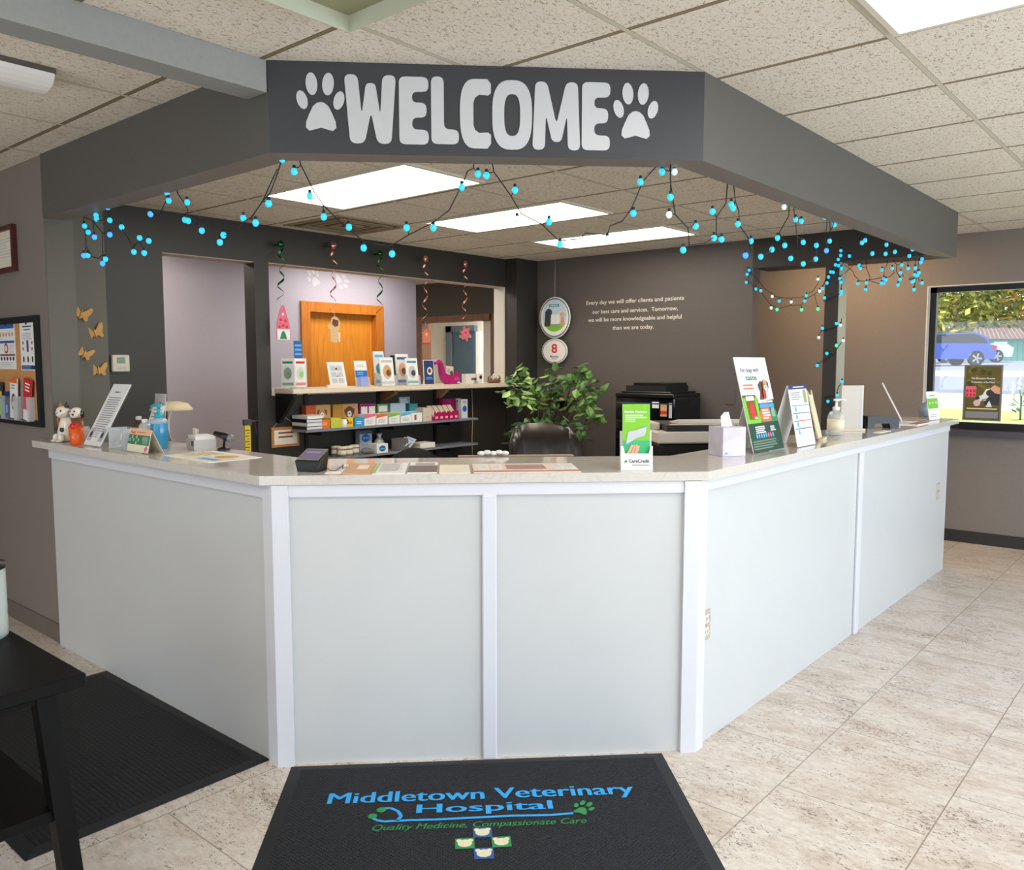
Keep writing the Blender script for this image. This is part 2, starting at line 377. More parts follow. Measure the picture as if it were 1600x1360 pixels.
fr_ = gn.new('ShaderNodeFresnel'); fr_.inputs[0].default_value = 1.45; mx = gn.new('ShaderNodeMixShader')
gl.new(fr_.outputs[0], mx.inputs[0]); gl.new(tr.outputs[0], mx.inputs[1]); gl.new(gs.outputs[0], mx.inputs[2]); gl.new(mx.outputs[0], gn['Material Output'].inputs[0])
b = MB(); b.box(wx0+.055, wx1-.05, Yf+.10, Yf+.104, wz0+.055, wz1-.05, glass); sub(w, b, 'pane')
# remaining room walls (out of view)
b = MB(); b.box(2.42, 2.5, -3.1, 0, 0, ZC, gray); b.box(2.42, 2.5, 6.9, 7.86, 0, ZC, gray); b.box(2.42, 2.5, 0, 6.9, 0, .55, gray); b.box(2.42, 2.5, 0, 6.9, 2.35, ZC, gray); struct(b, 'wall_right')
b = MB(); b.box(-8, 2.5, -3.2, -3.1, 0, ZC, gray); struct(b, 'wall_back')
b = MB(); b.box(-8.1, -8, -3.2, 1.87, 0, ZC, gray); struct(b, 'wall_side')
# ------------------------------------------------------------------ ceiling lights
lens_m = mat('lit_diffuser', (250, 246, 236), .6, emit=(1, .90, .75), estr=9.5)
lens_o = mat('neutral_lit_diffuser', (250, 250, 250), .6, emit=(1, .98, .95), estr=8.0); lens_w = mat('warm_lit_diffuser', (250, 236, 210), .6, emit=(1, .66, .34), estr=11.0)
lens_c = mat('very_bright_diffuser', (250, 250, 248), .6, emit=(1, .98, .93), estr=40.0)
lens_b = mat('bright_lit_diffuser', (250, 248, 242), .6, emit=(1, .96, .9), estr=14.0)
frame_m = mat('fixture_frame', (214, 208, 192), .5)
def troffer(x0, x1, y0, y1, z, label, lens, group='recessed ceiling lights'):
    t = thing('ceiling_light', label, 'ceiling light', ((x0+x1)/2, (y0+y1)/2, z), group=group)
    hx, hy = (x1-x0)/2, (y1-y0)/2; fw = .02
    b = MB(); b.box(-hx, hx, -hy, -hy+fw, -.012, 0, frame_m); b.box(-hx, hx, hy-fw, hy, -.012, 0, frame_m)
    b.box(-hx, -hx+fw, -hy+fw, hy-fw, -.012, 0, frame_m); b.box(hx-fw, hx, -hy+fw, hy-fw, -.012, 0, frame_m); sub(t, b, 'frame')
    b = MB(); b.box(-hx+fw, hx-fw, -hy+fw, hy-fw, -.006, -.001, lens); sub(t, b, 'diffuser')
    return t
troffer(-4.26, -3.06, 2.77, 3.35, ZI, 'lit ceiling panel over the reception, largest and nearest the welcome sign', lens_m)
troffer(-4.26, -3.06, 4.02, 4.57, ZI, 'lit ceiling panel over the reception, middle one of the three', lens_m)
troffer(-4.26, -3.06, 5.20, 5.72, ZI, 'lit ceiling panel over the reception, farthest, above the wall lettering', lens_m)
troffer(-.87, -.29, 1.72, 2.90, ZC, 'lit ceiling panel at top right corner outside the soffit', lens_o)
for (x, y) in ((-2.11, -.7), (-.87, -1.9), (.4, .5), (.4, 3.6), (.98, 6.0), (-4.0, -1.9)):  # panels out of view, put in for their light
    troffer(x, x+.58, y, y+1.18, ZC, 'lit ceiling panel added out of view in the waiting area', lens_o)
troffer(-6.3, -5.8, 2.3, 3.4, ZI, 'added out-of-view ceiling panel brightening the hallway behind the left doorway', lens_m)  # unseen lamp added to brighten the lavender wall
troffer(-6.3, -5.8, 4.6, 5.7, ZI, 'lit ceiling panel in the hallway behind the reception', lens_b)

# ------------------------------------------------------------------ reception desk
PA, PB = (-2.60, 1.71), (-1.495, 2.815)
desk = thing('reception_desk', 'white panelled reception desk with angled front below the quartz countertop', 'reception desk', (-2.05, 2.3, 0))
def dsub(mb, name, label=None):
    p = mb.build(name); p.parent = desk; p.location = -V(desk.location)
    if label: p['label'] = label
    return p
ZP = 1.056
LF = V(PB) - V(PA); L_ = LF.length
fm = frame((PA[0], PA[1], 0), (s2, s2, 0), (0, 0, 1))          # local: x along front, y up, z outward
def front_box(u0, u1, v0, v1, d0, d1, m, bv=0):
    q = MB(); q.T = fm; q.box(u0, u1, v0, v1, d0, d1, m, bv); return q
b = MB(); b.box(-4.63, PA[0], PA[1], PA[1]+.03, .0, ZP, panelw); dsub(b, 'side_panel')
b = MB(); b.box(-4.63, PA[0]-.03, PA[1]-.012, PA[1], 1.005, ZP, trimw); dsub(b, 'top_rail')
dsub(front_box(.0, .78, 0, ZP, -.03, 0, panelw), 'front_panel'); dsub(front_box(.78, L_, 0, ZP, -.03, 0, panelw), 'front_panel')
dsub(front_box(.05, L_-.05, 1.012, ZP, 0, .012, trimw), 'top_rail')
dsub(front_box(.752, .806, 0, 1.012, 0, .016, trimw, .004), 'stile')
b = MB(); b.box(PB[0]-.03, PB[0], PB[1], 4.655, 0, ZP, panelw); dsub(b, 'side_panel')
b = MB(); b.box(PB[0]-.03, PB[0], 4.655, 6.55, 0, ZP, panelw); dsub(b, 'side_panel')
b = MB(); b.box(PB[0], PB[0]+.012, PB[1]+.04, 6.55, 1.012, ZP, trimw); dsub(b, 'top_rail')
b = MB(); b.box(PB[0], PB[0]+.016, 4.63, 4.69, 0, 1.012, trimw, .004); dsub(b, 'stile')
b = MB(); b.box(-1.85, PB[0], 6.55, 6.57, 0, ZP, trimw); dsub(b, 'end_panel')
def corner_post(P, du, dv):
    q = MB(); P = V((P[0], P[1])); e = .02; du, dv = V(du), V(dv); nu, nv = V((du.y, -du.x)), V((dv.y, -dv.x))
    w_ = .05
    k = (nu + nv).normalized(); tip = P + k * (e / k.dot(nu))
    q.prism([tuple(P + du*w_), tuple(P - k*.02), tuple(P - dv*w_), tuple(P - dv*w_ + nv*e), tuple(tip), tuple(P + du*w_ + nu*e)], 0, ZP, trimw)
    return q
dsub(corner_post(PA, (s2, s2), (1, 0)), 'corner_post'); dsub(corner_post(PB, (0, 1), (s2, s2)), 'corner_post')
plate = mat('steel_outlet_plate', (196, 186, 170), .3, .3, noise=.35, scale=120)
slot = mat('outlet_slot', (70, 52, 40), .5)
def outlet(y, z):
    q = MB(); q.T = frame((PB[0], y, z), (0, 1, 0), (0, 0, 1))
    q.box(-.036, .036, -.06, .06, 0, .005, plate, .002); q.disc(0, 0, .003, .0055, slot, 8); pl_ = dsub(q, 'outlet', 'outlet in a speckled plate on the desk side')
    for v in (-.026, .026):
        q = MB(); q.T = frame((PB[0], y, z), (0, 1, 0), (0, 0, 1)); q.box(-.017, .017, v-.016, v+.016, .005, .007, mat('outlet_face', (222, 214, 200), .4))
        for u in (-.007, .007): q.quad(u-.0015, v-.006, u+.0015, v+.007, .0075, slot)
        q.disc(0, v-.011, .0025, .0075, slot, 8); sub(pl_, q, 'socket')
outlet(2.905, .475); outlet(6.33, .60)
# countertop
ZT = 1.092
o_ = [(-4.74, 1.66), (-2.62+.0, 1.66), (-1.452, 2.828), (-1.452, 6.66), (-1.83, 6.66)]
i_ = [(-1.83, 3.20), (-2.93, 2.10), (-4.26, 2.10), (-4.26, 1.87), (-4.62, 1.87), (-4.62, 1.735), (-4.74, 1.735)]
b = MB(); b.prism(o_ + i_, ZT-.034, ZT, quartz); ct = b.build('countertop')
tag(ct, 'long veined quartz countertop with two angled bends on the white desk', 'countertop')

# ------------------------------------------------------------------ hallway behind the pass-through
b = MB(); b.box(-6.72, -6.6, 1.9, 4.69, 0, ZI, lav); b.box(-6.72, -6.6, 5.63, 6.13, 0, ZI, lav); b.box(-6.72, -6.6, 4.69, 5.63, 2.04, ZI, lav); struct(b, 'wall_hall')
oak = wood_material('honey_oak', (196, 116, 30), (222, 146, 52), .35, (1, 14, 1.2), 2.5)
oakf = wood_material('oak_frame', (176, 100, 30), (204, 126, 46), .4, (6, 6, 1), 4)
b = MB(); b.box(-6.70, -6.655, 4.75, 5.57, .01, 1.985, oak); d = struct(b, 'door_1')
b = MB()
for (q0, q1, z0, z1) in ((4.66, 4.76, 0, 2.07), (5.56, 5.66, 0, 2.07), (4.76, 5.56, 1.975, 2.07)): b.box(-6.72, -6.575, q0, q1, z0, z1, oakf)
sub(d, b, 'door_frame'); b = MB(); b.tube([(-6.655, 4.84, 1.0), (-6.60, 4.84, 1.0)], .012, darkmetal); b.ball((-6.585, 4.84, 1.0), .03, mat('brass', (190, 150, 80), .3, .9)); sub(d, b, 'knob')
walnut = wood_material('dark_brown_frame', (92, 50, 22), (120, 68, 30), .45, (6, 6, 1), 4)
b = MB(); YD = 7.2
b.box(-9.5, -7.66, YD, YD+.12, 0, ZI, char); b.box(-6.50, -5.33, YD, YD+.12, 0, ZI, char); b.box(-7.66, -6.50, YD, YD+.12, 2.04, ZI, char); struct(b, 'wall_hall_end')
b = MB(); b.box(-5.42, -5.331, 6.4, YD, 0, ZI, char); b.box(-9.6, -9.5, 6.0, 12, 0, ZI, offwhite); b.box(-6.72, -6.6, YD+.12, 9, 0, ZI, offwhite) ; struct(b, 'wall_hall_side')
b = MB(); b.box(-9.5, -6.0, 9.0, 9.1, 0, ZI, offwhite); struct(b, 'wall_room_beyond')
b = MB(); b.box(-6.615, -6.555, YD+.135, YD+.90, .01, 1.98, oak); d = struct(b, 'door_2')
b = MB(); b.box(-7.74, -7.62, YD-.03, YD+.13, 0, 2.06, walnut); b.box(-7.62, -6.49, YD-.03, YD+.13, 1.985, 2.06, walnut); b.box(-6.49, -6.42, YD-.01, YD+.13, 0, 2.06, walnut); sub(d, b, 'door_frame')
steel_blue = mat('blue_gray_door_paint', (64, 84, 98), .4, noise=.05, scale=8); frame_blue = mat('blue_gray_frame_paint', (88, 100, 108), .45)
b = MB(); b.box(-8.84, -8.40, 8.95, 8.995, .01, 1.95, steel_blue); d = struct(b, 'door_3')
b = MB(); b.box(-8.97, -8.86, 8.93, 9.0, 0, 2.04, frame_blue); b.box(-8.97, -8.38, 8.93, 9.0, 1.95, 2.04, frame_blue); b.box(-8.38, -8.30, 8.96, 9.0, 0, 1.95, white); sub(d, b, 'door_frame')
b = MB(); b.box(-8.66, -8.46, 8.90, 8.95, 1.86, 1.90, mat('door_closer_metal', (180, 178, 170), .4, .5)); sub(d, b, 'door_closer')
troffer(-7.6, -7.0, 7.8, 8.9, ZI, 'lit ceiling panel in the white room beyond the hallway', lens_c)
troffer(-3.2, -2.0, 6.75, 7.3, ZC, 'lit ceiling panel in the passage behind the reception', lens_w)

def paw(b, cx, cy, h, m, z=0., mirror=1):
    """flat paw print in local XY, h tall"""
    k = h / 1.95
    pad = [(-.52, -.86), (-.40, -.97), (-.2, -.92), (0, -.86), (.2, -.92), (.40, -.97), (.52, -.86), (.50, -.66), (.40, -.42), (.27, -.15), (.13, -.03), (0, 0), (-.13, -.03), (-.27, -.15), (-.40, -.42), (-.50, -.66)]
    b.poly([(cx+x*k, cy+y*k, z) for x, y in pad], m)
    for (x, y, rx, ry, a) in ((-.30, .60, .20, .38, .08), (.26, .60, .20, .38, -.08), (-.63, .06, .18, .32, .28), (.62, .06, .18, .32, -.28)):
        b.poly([(cx+k*(x+rx*math.cos(t)*math.cos(a)-ry*math.sin(t)*math.sin(a)), cy+k*(y+rx*math.cos(t)*math.sin(a)+ry*math.sin(t)*math.cos(a)), z) for t in [2*PI*i/20 for i in range(20)]], m)
pawm = mat('pale_vinyl', (196, 190, 196), .5)
for (yy, zz, rot, lb) in ((4.82, 2.30, .5, 'faint pale paw print on lavender hallway wall, left one above the oak door'), (5.15, 2.285, -1.9, 'faint pale paw print on lavender hallway wall, right one above the oak door')):
    b = MB(); b.T = frame((0, 0, 0), (0, math.cos(rot), math.sin(rot)), (0, -math.sin(rot), math.cos(rot))); paw(b, 0, 0, .17, pawm, .002)
    o = b.build('paw_print'); o.location = (-6.6, yy, zz); tag(o, lb, 'paw print', 'paw prints on the hallway wall')

# ------------------------------------------------------------------ welcome lettering on the soffit
vin = mat('silver_gray_vinyl', (204, 205, 206), .45, noise=.02, scale=20)
def rounded(pts, r, seg=4):
    out = []; n = len(pts)
    for i in range(n):
        p, a, c = V(pts[i]), V(pts[i-1]), V(pts[(i+1) % n])
        da, dc = (a-p), (c-p); rr = min(r, da.length*.48, dc.length*.48)
        q0, q1 = p + da.normalized()*rr, p + dc.normalized()*rr
        for k in range(seg+1):
            t = k/seg; out.append(tuple((1-t)**2*q0 + 2*t*(1-t)*p + t*t*q1))
    return out
def letter_pts(ch):
    if ch == 'W': return [[(0, 1), (.26, 1), (.33, .42), (.42, .88), (.60, .88), (.69, .42), (.74, 1), (1, 1), (.90, 0), (.63, 0), (.51, .46), (.38, 0), (.10, 0)]]
    if ch == 'M': return [[(0, 0), (.06, 1), (.30, 1), (.50, .38), (.70, 1), (.94, 1), (1, 0), (.74, 0), (.72, .52), (.60, .12), (.41, .12), (.28, .52), (.26, 0)]]
    if ch == 'E': return [[(0, 0), (0, 1), (1, 1), (1, .78), (.44, .78), (.44, .62), (.93, .62), (.93, .40), (.44, .40), (.44, .22), (1, .22), (1, 0)]]
    if ch == 'L': return [[(0, 0), (0, 1), (.46, 1), (.46, .22), (1, .22), (1, 0)]]
    return []
def letter(ch, w, h):
    b = MB()
    if ch in 'WMEL':
        p = rounded([(x*w, y*h) for x, y in letter_pts(ch)[0]], .022)
        b.add([(x, y, .0025) for x, y in p], [tuple(range(len(p)))], vin)
        n = len(p); b.add([(x, y, 0) for x, y in p] + [(x, y, .0025) for x, y in p], [(i, n+i, n+(i+1) % n, (i+1) % n) for i in range(n)], vin)
    else:
        ang = range(25) if ch == 'O' else range(25)
        def el(rx, ry, t):   # superellipse
            c, s_ = math.cos(t), math.sin(t); e = .72
            return (w/2 + rx*math.copysign(abs(c)**e, c), h/2 + ry*math.copysign(abs(s_)**e, s_))
        if ch == 'O': ts = [2*PI*k/48 for k in range(49)]
        else: ts = [math.radians(38) + math.radians(284)*k/40 for k in range(41)]
        so, si = [], []
        for t in ts: so.append(el(w/2, h/2, t)); si.append(el(w*.20 if ch == 'O' else w*.16, h*.30, t))
        if ch == 'C':
            so = [(w*.97, h*.80), (w*.97, h*.93), (w*.86, h)] + [q for q in so if q[0] < w*.58] + [(w*.86, 0), (w*.97, h*.07), (w*.97, h*.20)]
            si = [(w*.88, h*.765), (w*.6, h*.775)] + [(w*.47, h*.73), (w*.42, h*.66), (w*.42, h*.5), (w*.42, h*.34), (w*.47, h*.27)] + [(w*.6, h*.225), (w*.88, h*.235)]
            p = so + si[::-1]
            b.add([(x, y, .0025) for x, y in p], [tuple(range(len(p)))], vin)
        else:
            n = len(so); b.add([(x, y, .0025) for x, y in so] + [(x, y, .0025) for x, y in si], [(i, i+1, n+i+1, n+i) for i in range(n-1)], vin)
    return b
sof = frame((A2[0], A2[1], 0), (s2, s2, 0), (0, 0, 1))
rot_s = sof.to_euler()
welcome = thing('welcome_lettering', 'silver letters reading WELCOME across the dark soffit front', 'lettering', sof @ V((.74, 2.38, .001)))
welcome.rotation_euler = rot_s
for ch, u0, u1, z0, z1 in (('W', .262, .443, 2.272, 2.508), ('E', .453, .557, 2.272, 2.505), ('L', .566, .664, 2.275, 2.508), ('C', .668, .782, 2.262, 2.503), ('O', .783, .926, 2.26, 2.502), ('M', .927, 1.101, 2.262, 2.500), ('E', 1.106, 1.209, 2.264, 2.502)):
    p = letter(ch, u1-u0, z1-z0).build('letter', welcome); p.location = (u0-.74, z0-2.38, 0)
for u, z, h, lb in ((.180, 2.411, .199, 'silver paw print left of the welcome lettering'), (1.303, 2.405, .196, 'silver paw print right of the welcome lettering')):
    b = MB(); paw(b, 0, 0, h, vin, .0025); o = b.build('paw_print'); o.location = sof @ V((u, z, .001)); o.rotation_euler = rot_s; tag(o, lb, 'paw print', 'paw prints on the soffit')

# wall lettering at the back
quote = mat('cream_vinyl', (226, 220, 206), .5)
t = thing('wall_lettering', 'four lines of cream script lettering on charcoal rear wall', 'lettering', (-3.98, 6.28, 1.92)); t.rotation_euler = (PI/2, 0, 0)
for txt, xc, z, wd in (('Every day we will offer clients and patients', -3.985, 2.040, 1.0), ('our best care and services.  Tomorrow,', -3.98, 1.957, .875), ('we will be more knowledgeable and helpful', -3.985, 1.885, .96), ('than we are today.', -3.985, 1.808, .425)):
    def wide(q):
        m_ = MB(); m_.text(q, 0, 0, .036, 0, quote, None, .018, 'L'); xs = [v[0] for v in m_.v]; return max(xs) - min(xs)
    words = txt.split(' '); full = wide(txt); pre = ''
    for w_ in words:
        pre += w_
        if w_:
            x0 = (wide(pre) - wide(w_)) / full * wd - wd/2; b = MB(); b.text(w_, xc+3.98+x0, z-1.92, .036, .002, quote, wide(w_)/full*wd, .018, 'L'); sub(t, b, 'lettering_word')
        pre += ' '
b = MB(); b.box(-.04, .04, -.006, 0, -.06, .06, rear, .002); o = b.build('blank_wall_plate'); o.location = (-3.047, 6.279, 1.217); tag(o, 'blank wall plate painted charcoal on rear wall right of copier', 'wall plate')

# ------------------------------------------------------------------ printed pieces
RED, GREEN, LIME, BLUE = mat('ink_red', (206, 36, 40)), mat('ink_green', (52, 128, 84)), mat('ink_lime', (124, 190, 44)), mat('ink_blue', (40, 96, 170))
SKY, NAVY, TEAL, PURP = mat('ink_sky', (96, 176, 226)), mat('ink_navy', (30, 50, 104)), mat('ink_teal', (48, 146, 156)), mat('ink_purple', (98, 70, 130))
ORANGE, YEL, PINK, MAG = mat('ink_orange', (232, 104, 50)), mat('ink_yellow', (228, 200, 50)), mat('ink_pink', (226, 110, 140)), mat('ink_magenta', (176, 24, 110))
INK, GREY, LGREY, DGREEN = mat('ink_dark', (54, 54, 60)), mat('ink_gray', (140, 140, 146)), mat('ink_light_gray', (190, 190, 194)), mat('ink_dark_green', (20, 62, 44))
BROWN, TAN, SKIN, CREAMI = mat('ink_brown', (112, 66, 40)), mat('ink_tan', (204, 160, 110)), mat('ink_skin', (222, 168, 140)), mat('ink_cream', (236, 224, 196))
clear = mat('clear_acrylic', (236, 240, 242), .08, alpha=.16)
clearb = mat('clear_acrylic_edge', (226, 234, 238), .1, alpha=.45)
EPS = .0006
def lines(b, x0, x1, ytop, n, dy, h, m, z, ragged=.25):
    for k in range(n):
        b.quad(x0, ytop-k*dy-h, x1 - (x1-x0)*ragged*random.random(), ytop-k*dy, z, m)
def cardT(lean): return frame((0, 0, 0), (1, 0, 0), (0, math.sin(lean), math.cos(lean)))
def card(name, label, cat, loc, rz, w, h, lean, deco, base=None, t=.003, group=None, stand='easel', lift=.0, back=None):
    """printed card facing local -Y, leaning back; deco(mb, w, h, z) prints in card coordinates (x centred, y up)"""
    o = thing(name, label, cat, loc, rz, group)
    b = MB(); b.T = cardT(lean); b.T[2][3] = lift + .002 + (t+.004)*math.sin(lean)
    b.box(-w/2, w/2, 0, h, -t, 0, base or paper); deco(b, w, h, EPS); sub(o, b, 'printed_card')
    dx = math.sin(lean)*h; top = math.cos(lean)*h
    b = MB()
    if stand == 'easel':
        r = .62; p = (math.sin(lean)*h*r, math.cos(lean)*h*r)
        foot = p[0] + max(.03, p[1]*.28)
        q = [(-w*.3, p[0]+t, p[1]), (w*.3, p[0]+t, p[1]), (w*.3, foot, 0), (-w*.3, foot, 0)]
        b.add(q + [(x, y+.002, z) for x, y, z in q], [(0, 1, 2, 3), (7, 6, 5, 4), (0, 4, 5, 1), (1, 5, 6, 2), (2, 6, 7, 3), (3, 7, 4, 0)], back or base or paper); sub(o, b, 'easel_back')
    elif stand == 'tent':
        q = [(-w/2, dx+t, top), (w/2, dx+t, top), (w/2, dx*2+.03, 0), (-w/2, dx*2+.03, 0)]
        b.add(q + [(x, y+.002, z) for x, y, z in q], [(0, 1, 2, 3), (7, 6, 5, 4), (0, 4, 5, 1), (1, 5, 6, 2), (2, 6, 7, 3), (3, 7, 4, 0)], back or base or paper); sub(o, b, 'tent_back')
    elif stand == 'pocket':
        b.T = cardT(lean); hp = h*.36
        b.box(-w/2-.006, w/2+.006, 0, hp, .016, .018, clear); b.box(-w/2-.006, -w/2-.004, 0, hp, -t, .016, clearb); b.box(w/2+.004, w/2+.006, 0, hp, -t, .016, clearb)
        b.box(-w/2-.006, w/2+.006, 0, h*.98, -t-.003, -t-.001, clear); sub(o, b, 'clear_pocket')
        b = MB(); b.box(-w/2, w/2, -.01, max(.05, dx*.8), 0, .003, clear); sub(o, b, 'clear_foot')
    elif stand == 'slant':
        b.T = M.Identity(4); b.box(-w/2, w/2, -.004, dx*.9+.06, 0, .003, clear); sub(o, b, 'clear_foot')
        b = MB(); b.T = cardT(lean); b.T[2][3] = .005; b.box(-w/2-.002, w/2+.002, 0, h+.003, -t-.003, -t-.0005, clear); sub(o, b, 'clear_back')
    return o
def flat(name, label, cat, corners, deco, base=None, t=.002, group=None):
    """sheet lying flat; corners = near-left, near-right, far-right, far-left"""
    c = [V(q) for q in corners]; ctr = (c[0]+c[1]+c[2]+c[3])/4
    xa = (c[1]-c[0]+c[2]-c[3])/2; ya = (c[3]-c[0]+c[2]-c[1])/2
    w, h = xa.length, ya.length
    b = MB(); b.T = frame((0, 0, 0), (xa.x, xa.y, 0), (ya.x, ya.y, 0))
    b.box(-w/2, w/2, -h/2, h/2, 0, t, base or paper)
    if deco: deco(b, w, h, t+EPS)
    o = b.build(name); o.location = (ctr.x, ctr.y, c[0].z); return tag(o, label, cat, group)
def boxthing(name, label, cat, loc, rz, w, d, h, m, deco=None, group=None, bev=.001):
    b = MB(); b.box(-w/2, w/2, 0, d, 0, h, m, bev)
    if deco: b.T = frame((0, 0, 0), (1, 0, 0), (0, 0, 1)); deco(b, w, h, EPS); b.T = M.Identity(4)
    o = b.build(name); o.location = loc; o.rotation_euler = (0, 0, rz); return tag(o, label, cat, group)
def dog_face(b, cx, cy, r, z, fur, dark, white_=None):
    b.disc(cx, cy, r, z, fur, 18, 1.15)
    for s in (-1, 1): b.poly([(cx+s*r*.55, cy+r*.9, z+EPS), (cx+s*r*1.25, cy+r*.55, z+EPS), (cx+s*r*1.1, cy-r*.6, z+EPS), (cx+s*r*.75, cy+r*.1, z+EPS)], dark)
    if white_: b.disc(cx, cy-r*.35, r*.5, z+EPS, white_, 14, 1.2)
    b.disc(cx, cy-r*.25, r*.2, z+2*EPS, INK, 10, .8)
    for s in (-1, 1): b.disc(cx+s*r*.38, cy+r*.25, r*.13, z+2*EPS, INK, 8)
HALF = PI/2
Z_C = ZT

# ---- left end of the counter
def d_letter(b, w, h, z):
    b.quad(-w*.18, h*.855, w*.05, h*.875, z, BLUE); b.quad(w*.06, h*.855, w*.18, h*.872, z, TAN)
    lines(b, -w*.36, w*.36, h*.78, 16, h*.036, h*.014, GREY, z, .12)
    lines(b, -w*.16, w*.16, h*.20, 3, h*.03, h*.01, GREY, z)
    for s in (-1, 1): b.quad(s*w*.33-w*.12, h*.07, s*w*.33+w*.12, h*.27, z, LGREY); b.disc(s*w*.33, h*.17, w*.07, z+EPS, INK, 10, 1.3)
card('letter_sign', 'tall slanted white letter with pet photos on clear stand at left counter end', 'sign', (-4.17, 1.725, Z_C), 0, .185, .335, .50, d_letter, stand='slant')
card('letter_sign', 'smaller slanted white printed sheet behind the blue soap bottle', 'sign', (-4.055, 1.945, Z_C), 0, .12, .20, .35, lambda b, w, h, z: lines(b, -w*.38, w*.40, h*.9, 9, h*.095, h*.025, GREY, z, .3), stand='slant')
def d_sketch(b, w, h, z):
    for k in range(16):
        x, y = random.uniform(-.4, .4)*w, random.uniform(.1, .9)*h
        b.disc(x, y, random.uniform(.02, .05)*w*2, z+EPS*.02*k, random.choice([LGREY, GREY, PURP]), 7, random.uniform(.4, 1))
card('sketch_card', 'square card with gray pencil sketch standing behind the lined sheet', 'card', (-4.15, 2.05, Z_C+.0), 0, .115, .245, .08, d_sketch, mat('pale_gray_card', (206, 203, 208), .8))
# figurine of a cat and a dog
cer = mat('glazed_ceramic', (232, 222, 206), .18, coat=.5); cer_o = mat('ginger_glaze', (176, 104, 44), .2, coat=.5); cer_b = mat('black_glaze', (40, 32, 32), .2, coat=.5); cer_t = mat('brown_glaze', (128, 78, 48), .25)
fig = thing('animal_figurine', 'glazed ceramic figurine of a calico cat and a dog at left counter end', 'figurine', (-4.515, 1.765, Z_C), .35)
b = MB(); b.lathe([(.028, 0), (.042, .006), (.044, .03), (.036, .07), (.026, .105), (.022, .125)], cer, 16, (-.03, 0, 0)); b.ball((-.05, -.042, .022), .017, cer, sz=1.3); b.ball((-.012, -.045, .022), .017, cer, sz=1.3)
b.ball((-.05, -.052, .008), .015, cer, sy=1.4, sz=.6); b.ball((-.012, -.055, .008), .015, cer, sy=1.4, sz=.6); b.ball((-.018, -.035, .062), .013, cer_b, sy=.6); b.ball((-.07, -.012, .05), .018, cer_b, sx=.6, sz=1.2); b.tube([(-.06, .02, .02), (-.085, .02, .06), (-.088, .01, .11), (-.075, 0, .13)], [.012, .012, .011, .006], cer_o, 8); catp = sub(fig, b, 'cat_body')
b = MB(); b.ball((-.03, -.012, .152), .036, cer, 14, 10, sz=.9); b.ball((-.04, -.005, .165), .029, cer_o, sz=.8); b.ball((-.022, -.042, .142), .016, cer, sz=.8); b.ball((-.022, -.057, .147), .004, PINK, 8, 6); hd = sub(fig, b, 'cat_head')
for s in (-1, 1):
    b = MB(); b.lathe([(.013, 0), (.008, .016), (.0005, .03)], cer_o if s < 0 else cer_b, 8, (-.03+s*.022, -.008, .176)); b.ball((-.026+s*.014, -.042, .160), .005, cer_b, 8, 6); sub(hd, b, 'ear')
b = MB(); b.lathe([(.022, 0), (.030, .01), (.026, .07), (.02, .12)], cer_t, 14, (.045, .02, 0)); sub(fig, b, 'dog_body')
b = MB(); b.ball((.047, .0, .150), .032, cer, 14, 10, sz=.9); b.ball((.064, -.030, .138), .018, cer, sx=1.2, sz=.75); b.ball((.074, -.046, .143), .006, cer_b, 8, 6); b.ball((.035, .008, .165), .022, cer_b, sz=.7)
for s in (-1, 1): b.ball((.047+s*.032, .008, .145), .012, cer_b, sz=1.9, sx=.6); b.ball((.052+s*.012, -.028, .158), .0045, cer_b, 8, 6)
sub(fig, b, 'dog_head')
jar = thing('treat_jar', 'small clear glass jar of wrapped treats beside the ceramic figurine', 'jar', (-4.385, 1.765, Z_C))
b = MB(); b.lathe([(.036, 0), (.044, .01), (.046, .06), (.040, .085), (.038, .085), (.043, .058), (.040, .012), (.033, .004)], mat('jar_glass', (232, 236, 234), .05, alpha=.25), 18); sub(jar, b, 'glass')
b = MB(); wr = [ORANGE, mat('foil_wrap', (200, 190, 170), .3, .5), LGREY, ORANGE]
for k in range(26):
    a, r_ = random.random()*6.28, random.random()*.028; b.ball((r_*math.cos(a), r_*math.sin(a), .012+.066*random.random()), .010, wr[k % 4], 7, 5, sx=1.3, sz=.7)
p = sub(jar, b, 'wrapped_treats'); p['kind'] = 'stuff'
cup = thing('orange_cup', 'bright orange pumpkin-like cup with a red ball beside treat jar', 'cup', (-4.315, 1.715, Z_C))
b = MB(); b.lathe([(.024, 0), (.028, .006), (.036, .09), (.033, .09), (.025, .01)], mat('orange_glaze', (232, 96, 28), .25), 12); sub(cup, b, 'body')
b = MB(); b.ball((.012, -.012, .092), .022, mat('red_plastic', (216, 34, 30), .3)); sub(cup, b, 'red_ball')
b = MB(); b.tube([(.035, 0, .08), (.055, 0, .085), (.06, 0, .07)], .003, ORANGE); sub(cup, b, 'handle')
hold = thing('card_holder', 'clear acrylic holder with a few business cards beside slanted letter', 'card holder', (-3.93, 1.735, Z_C))
b = MB(); b.box(-.075, .075, 0, .003, .003, .10, clear); b.box(-.075, .075, .09, .093, .003, .10, clear); b.box(-.075, .075, 0, .093, 0, .003, clear); b.box(-.075, -.072, .003, .09, .003, .10, clearb); b.box(.072, .075, .003, .09, .003, .10, clearb); b.box(-.075, .075, -.001, .0, .097, .1, clearb); sub(hold, b, 'tray')
for k, (x, a) in enumerate(((-.02, .5), (.02, .7), (.038, -.4))):
    b = MB(); b.T = frame((x, .03+.02*k, .004), (math.cos(a), 0, math.sin(a)), (0, .3, 1)); b.box(-.012, .012, .01, .075, 0, .001, cream); b.quad(-.008, .02, .008, .045, .0016, GREY); sub(hold, b, 'business_card')
amb = mat('amber_glass', (96, 62, 30), .15, spec=.6)
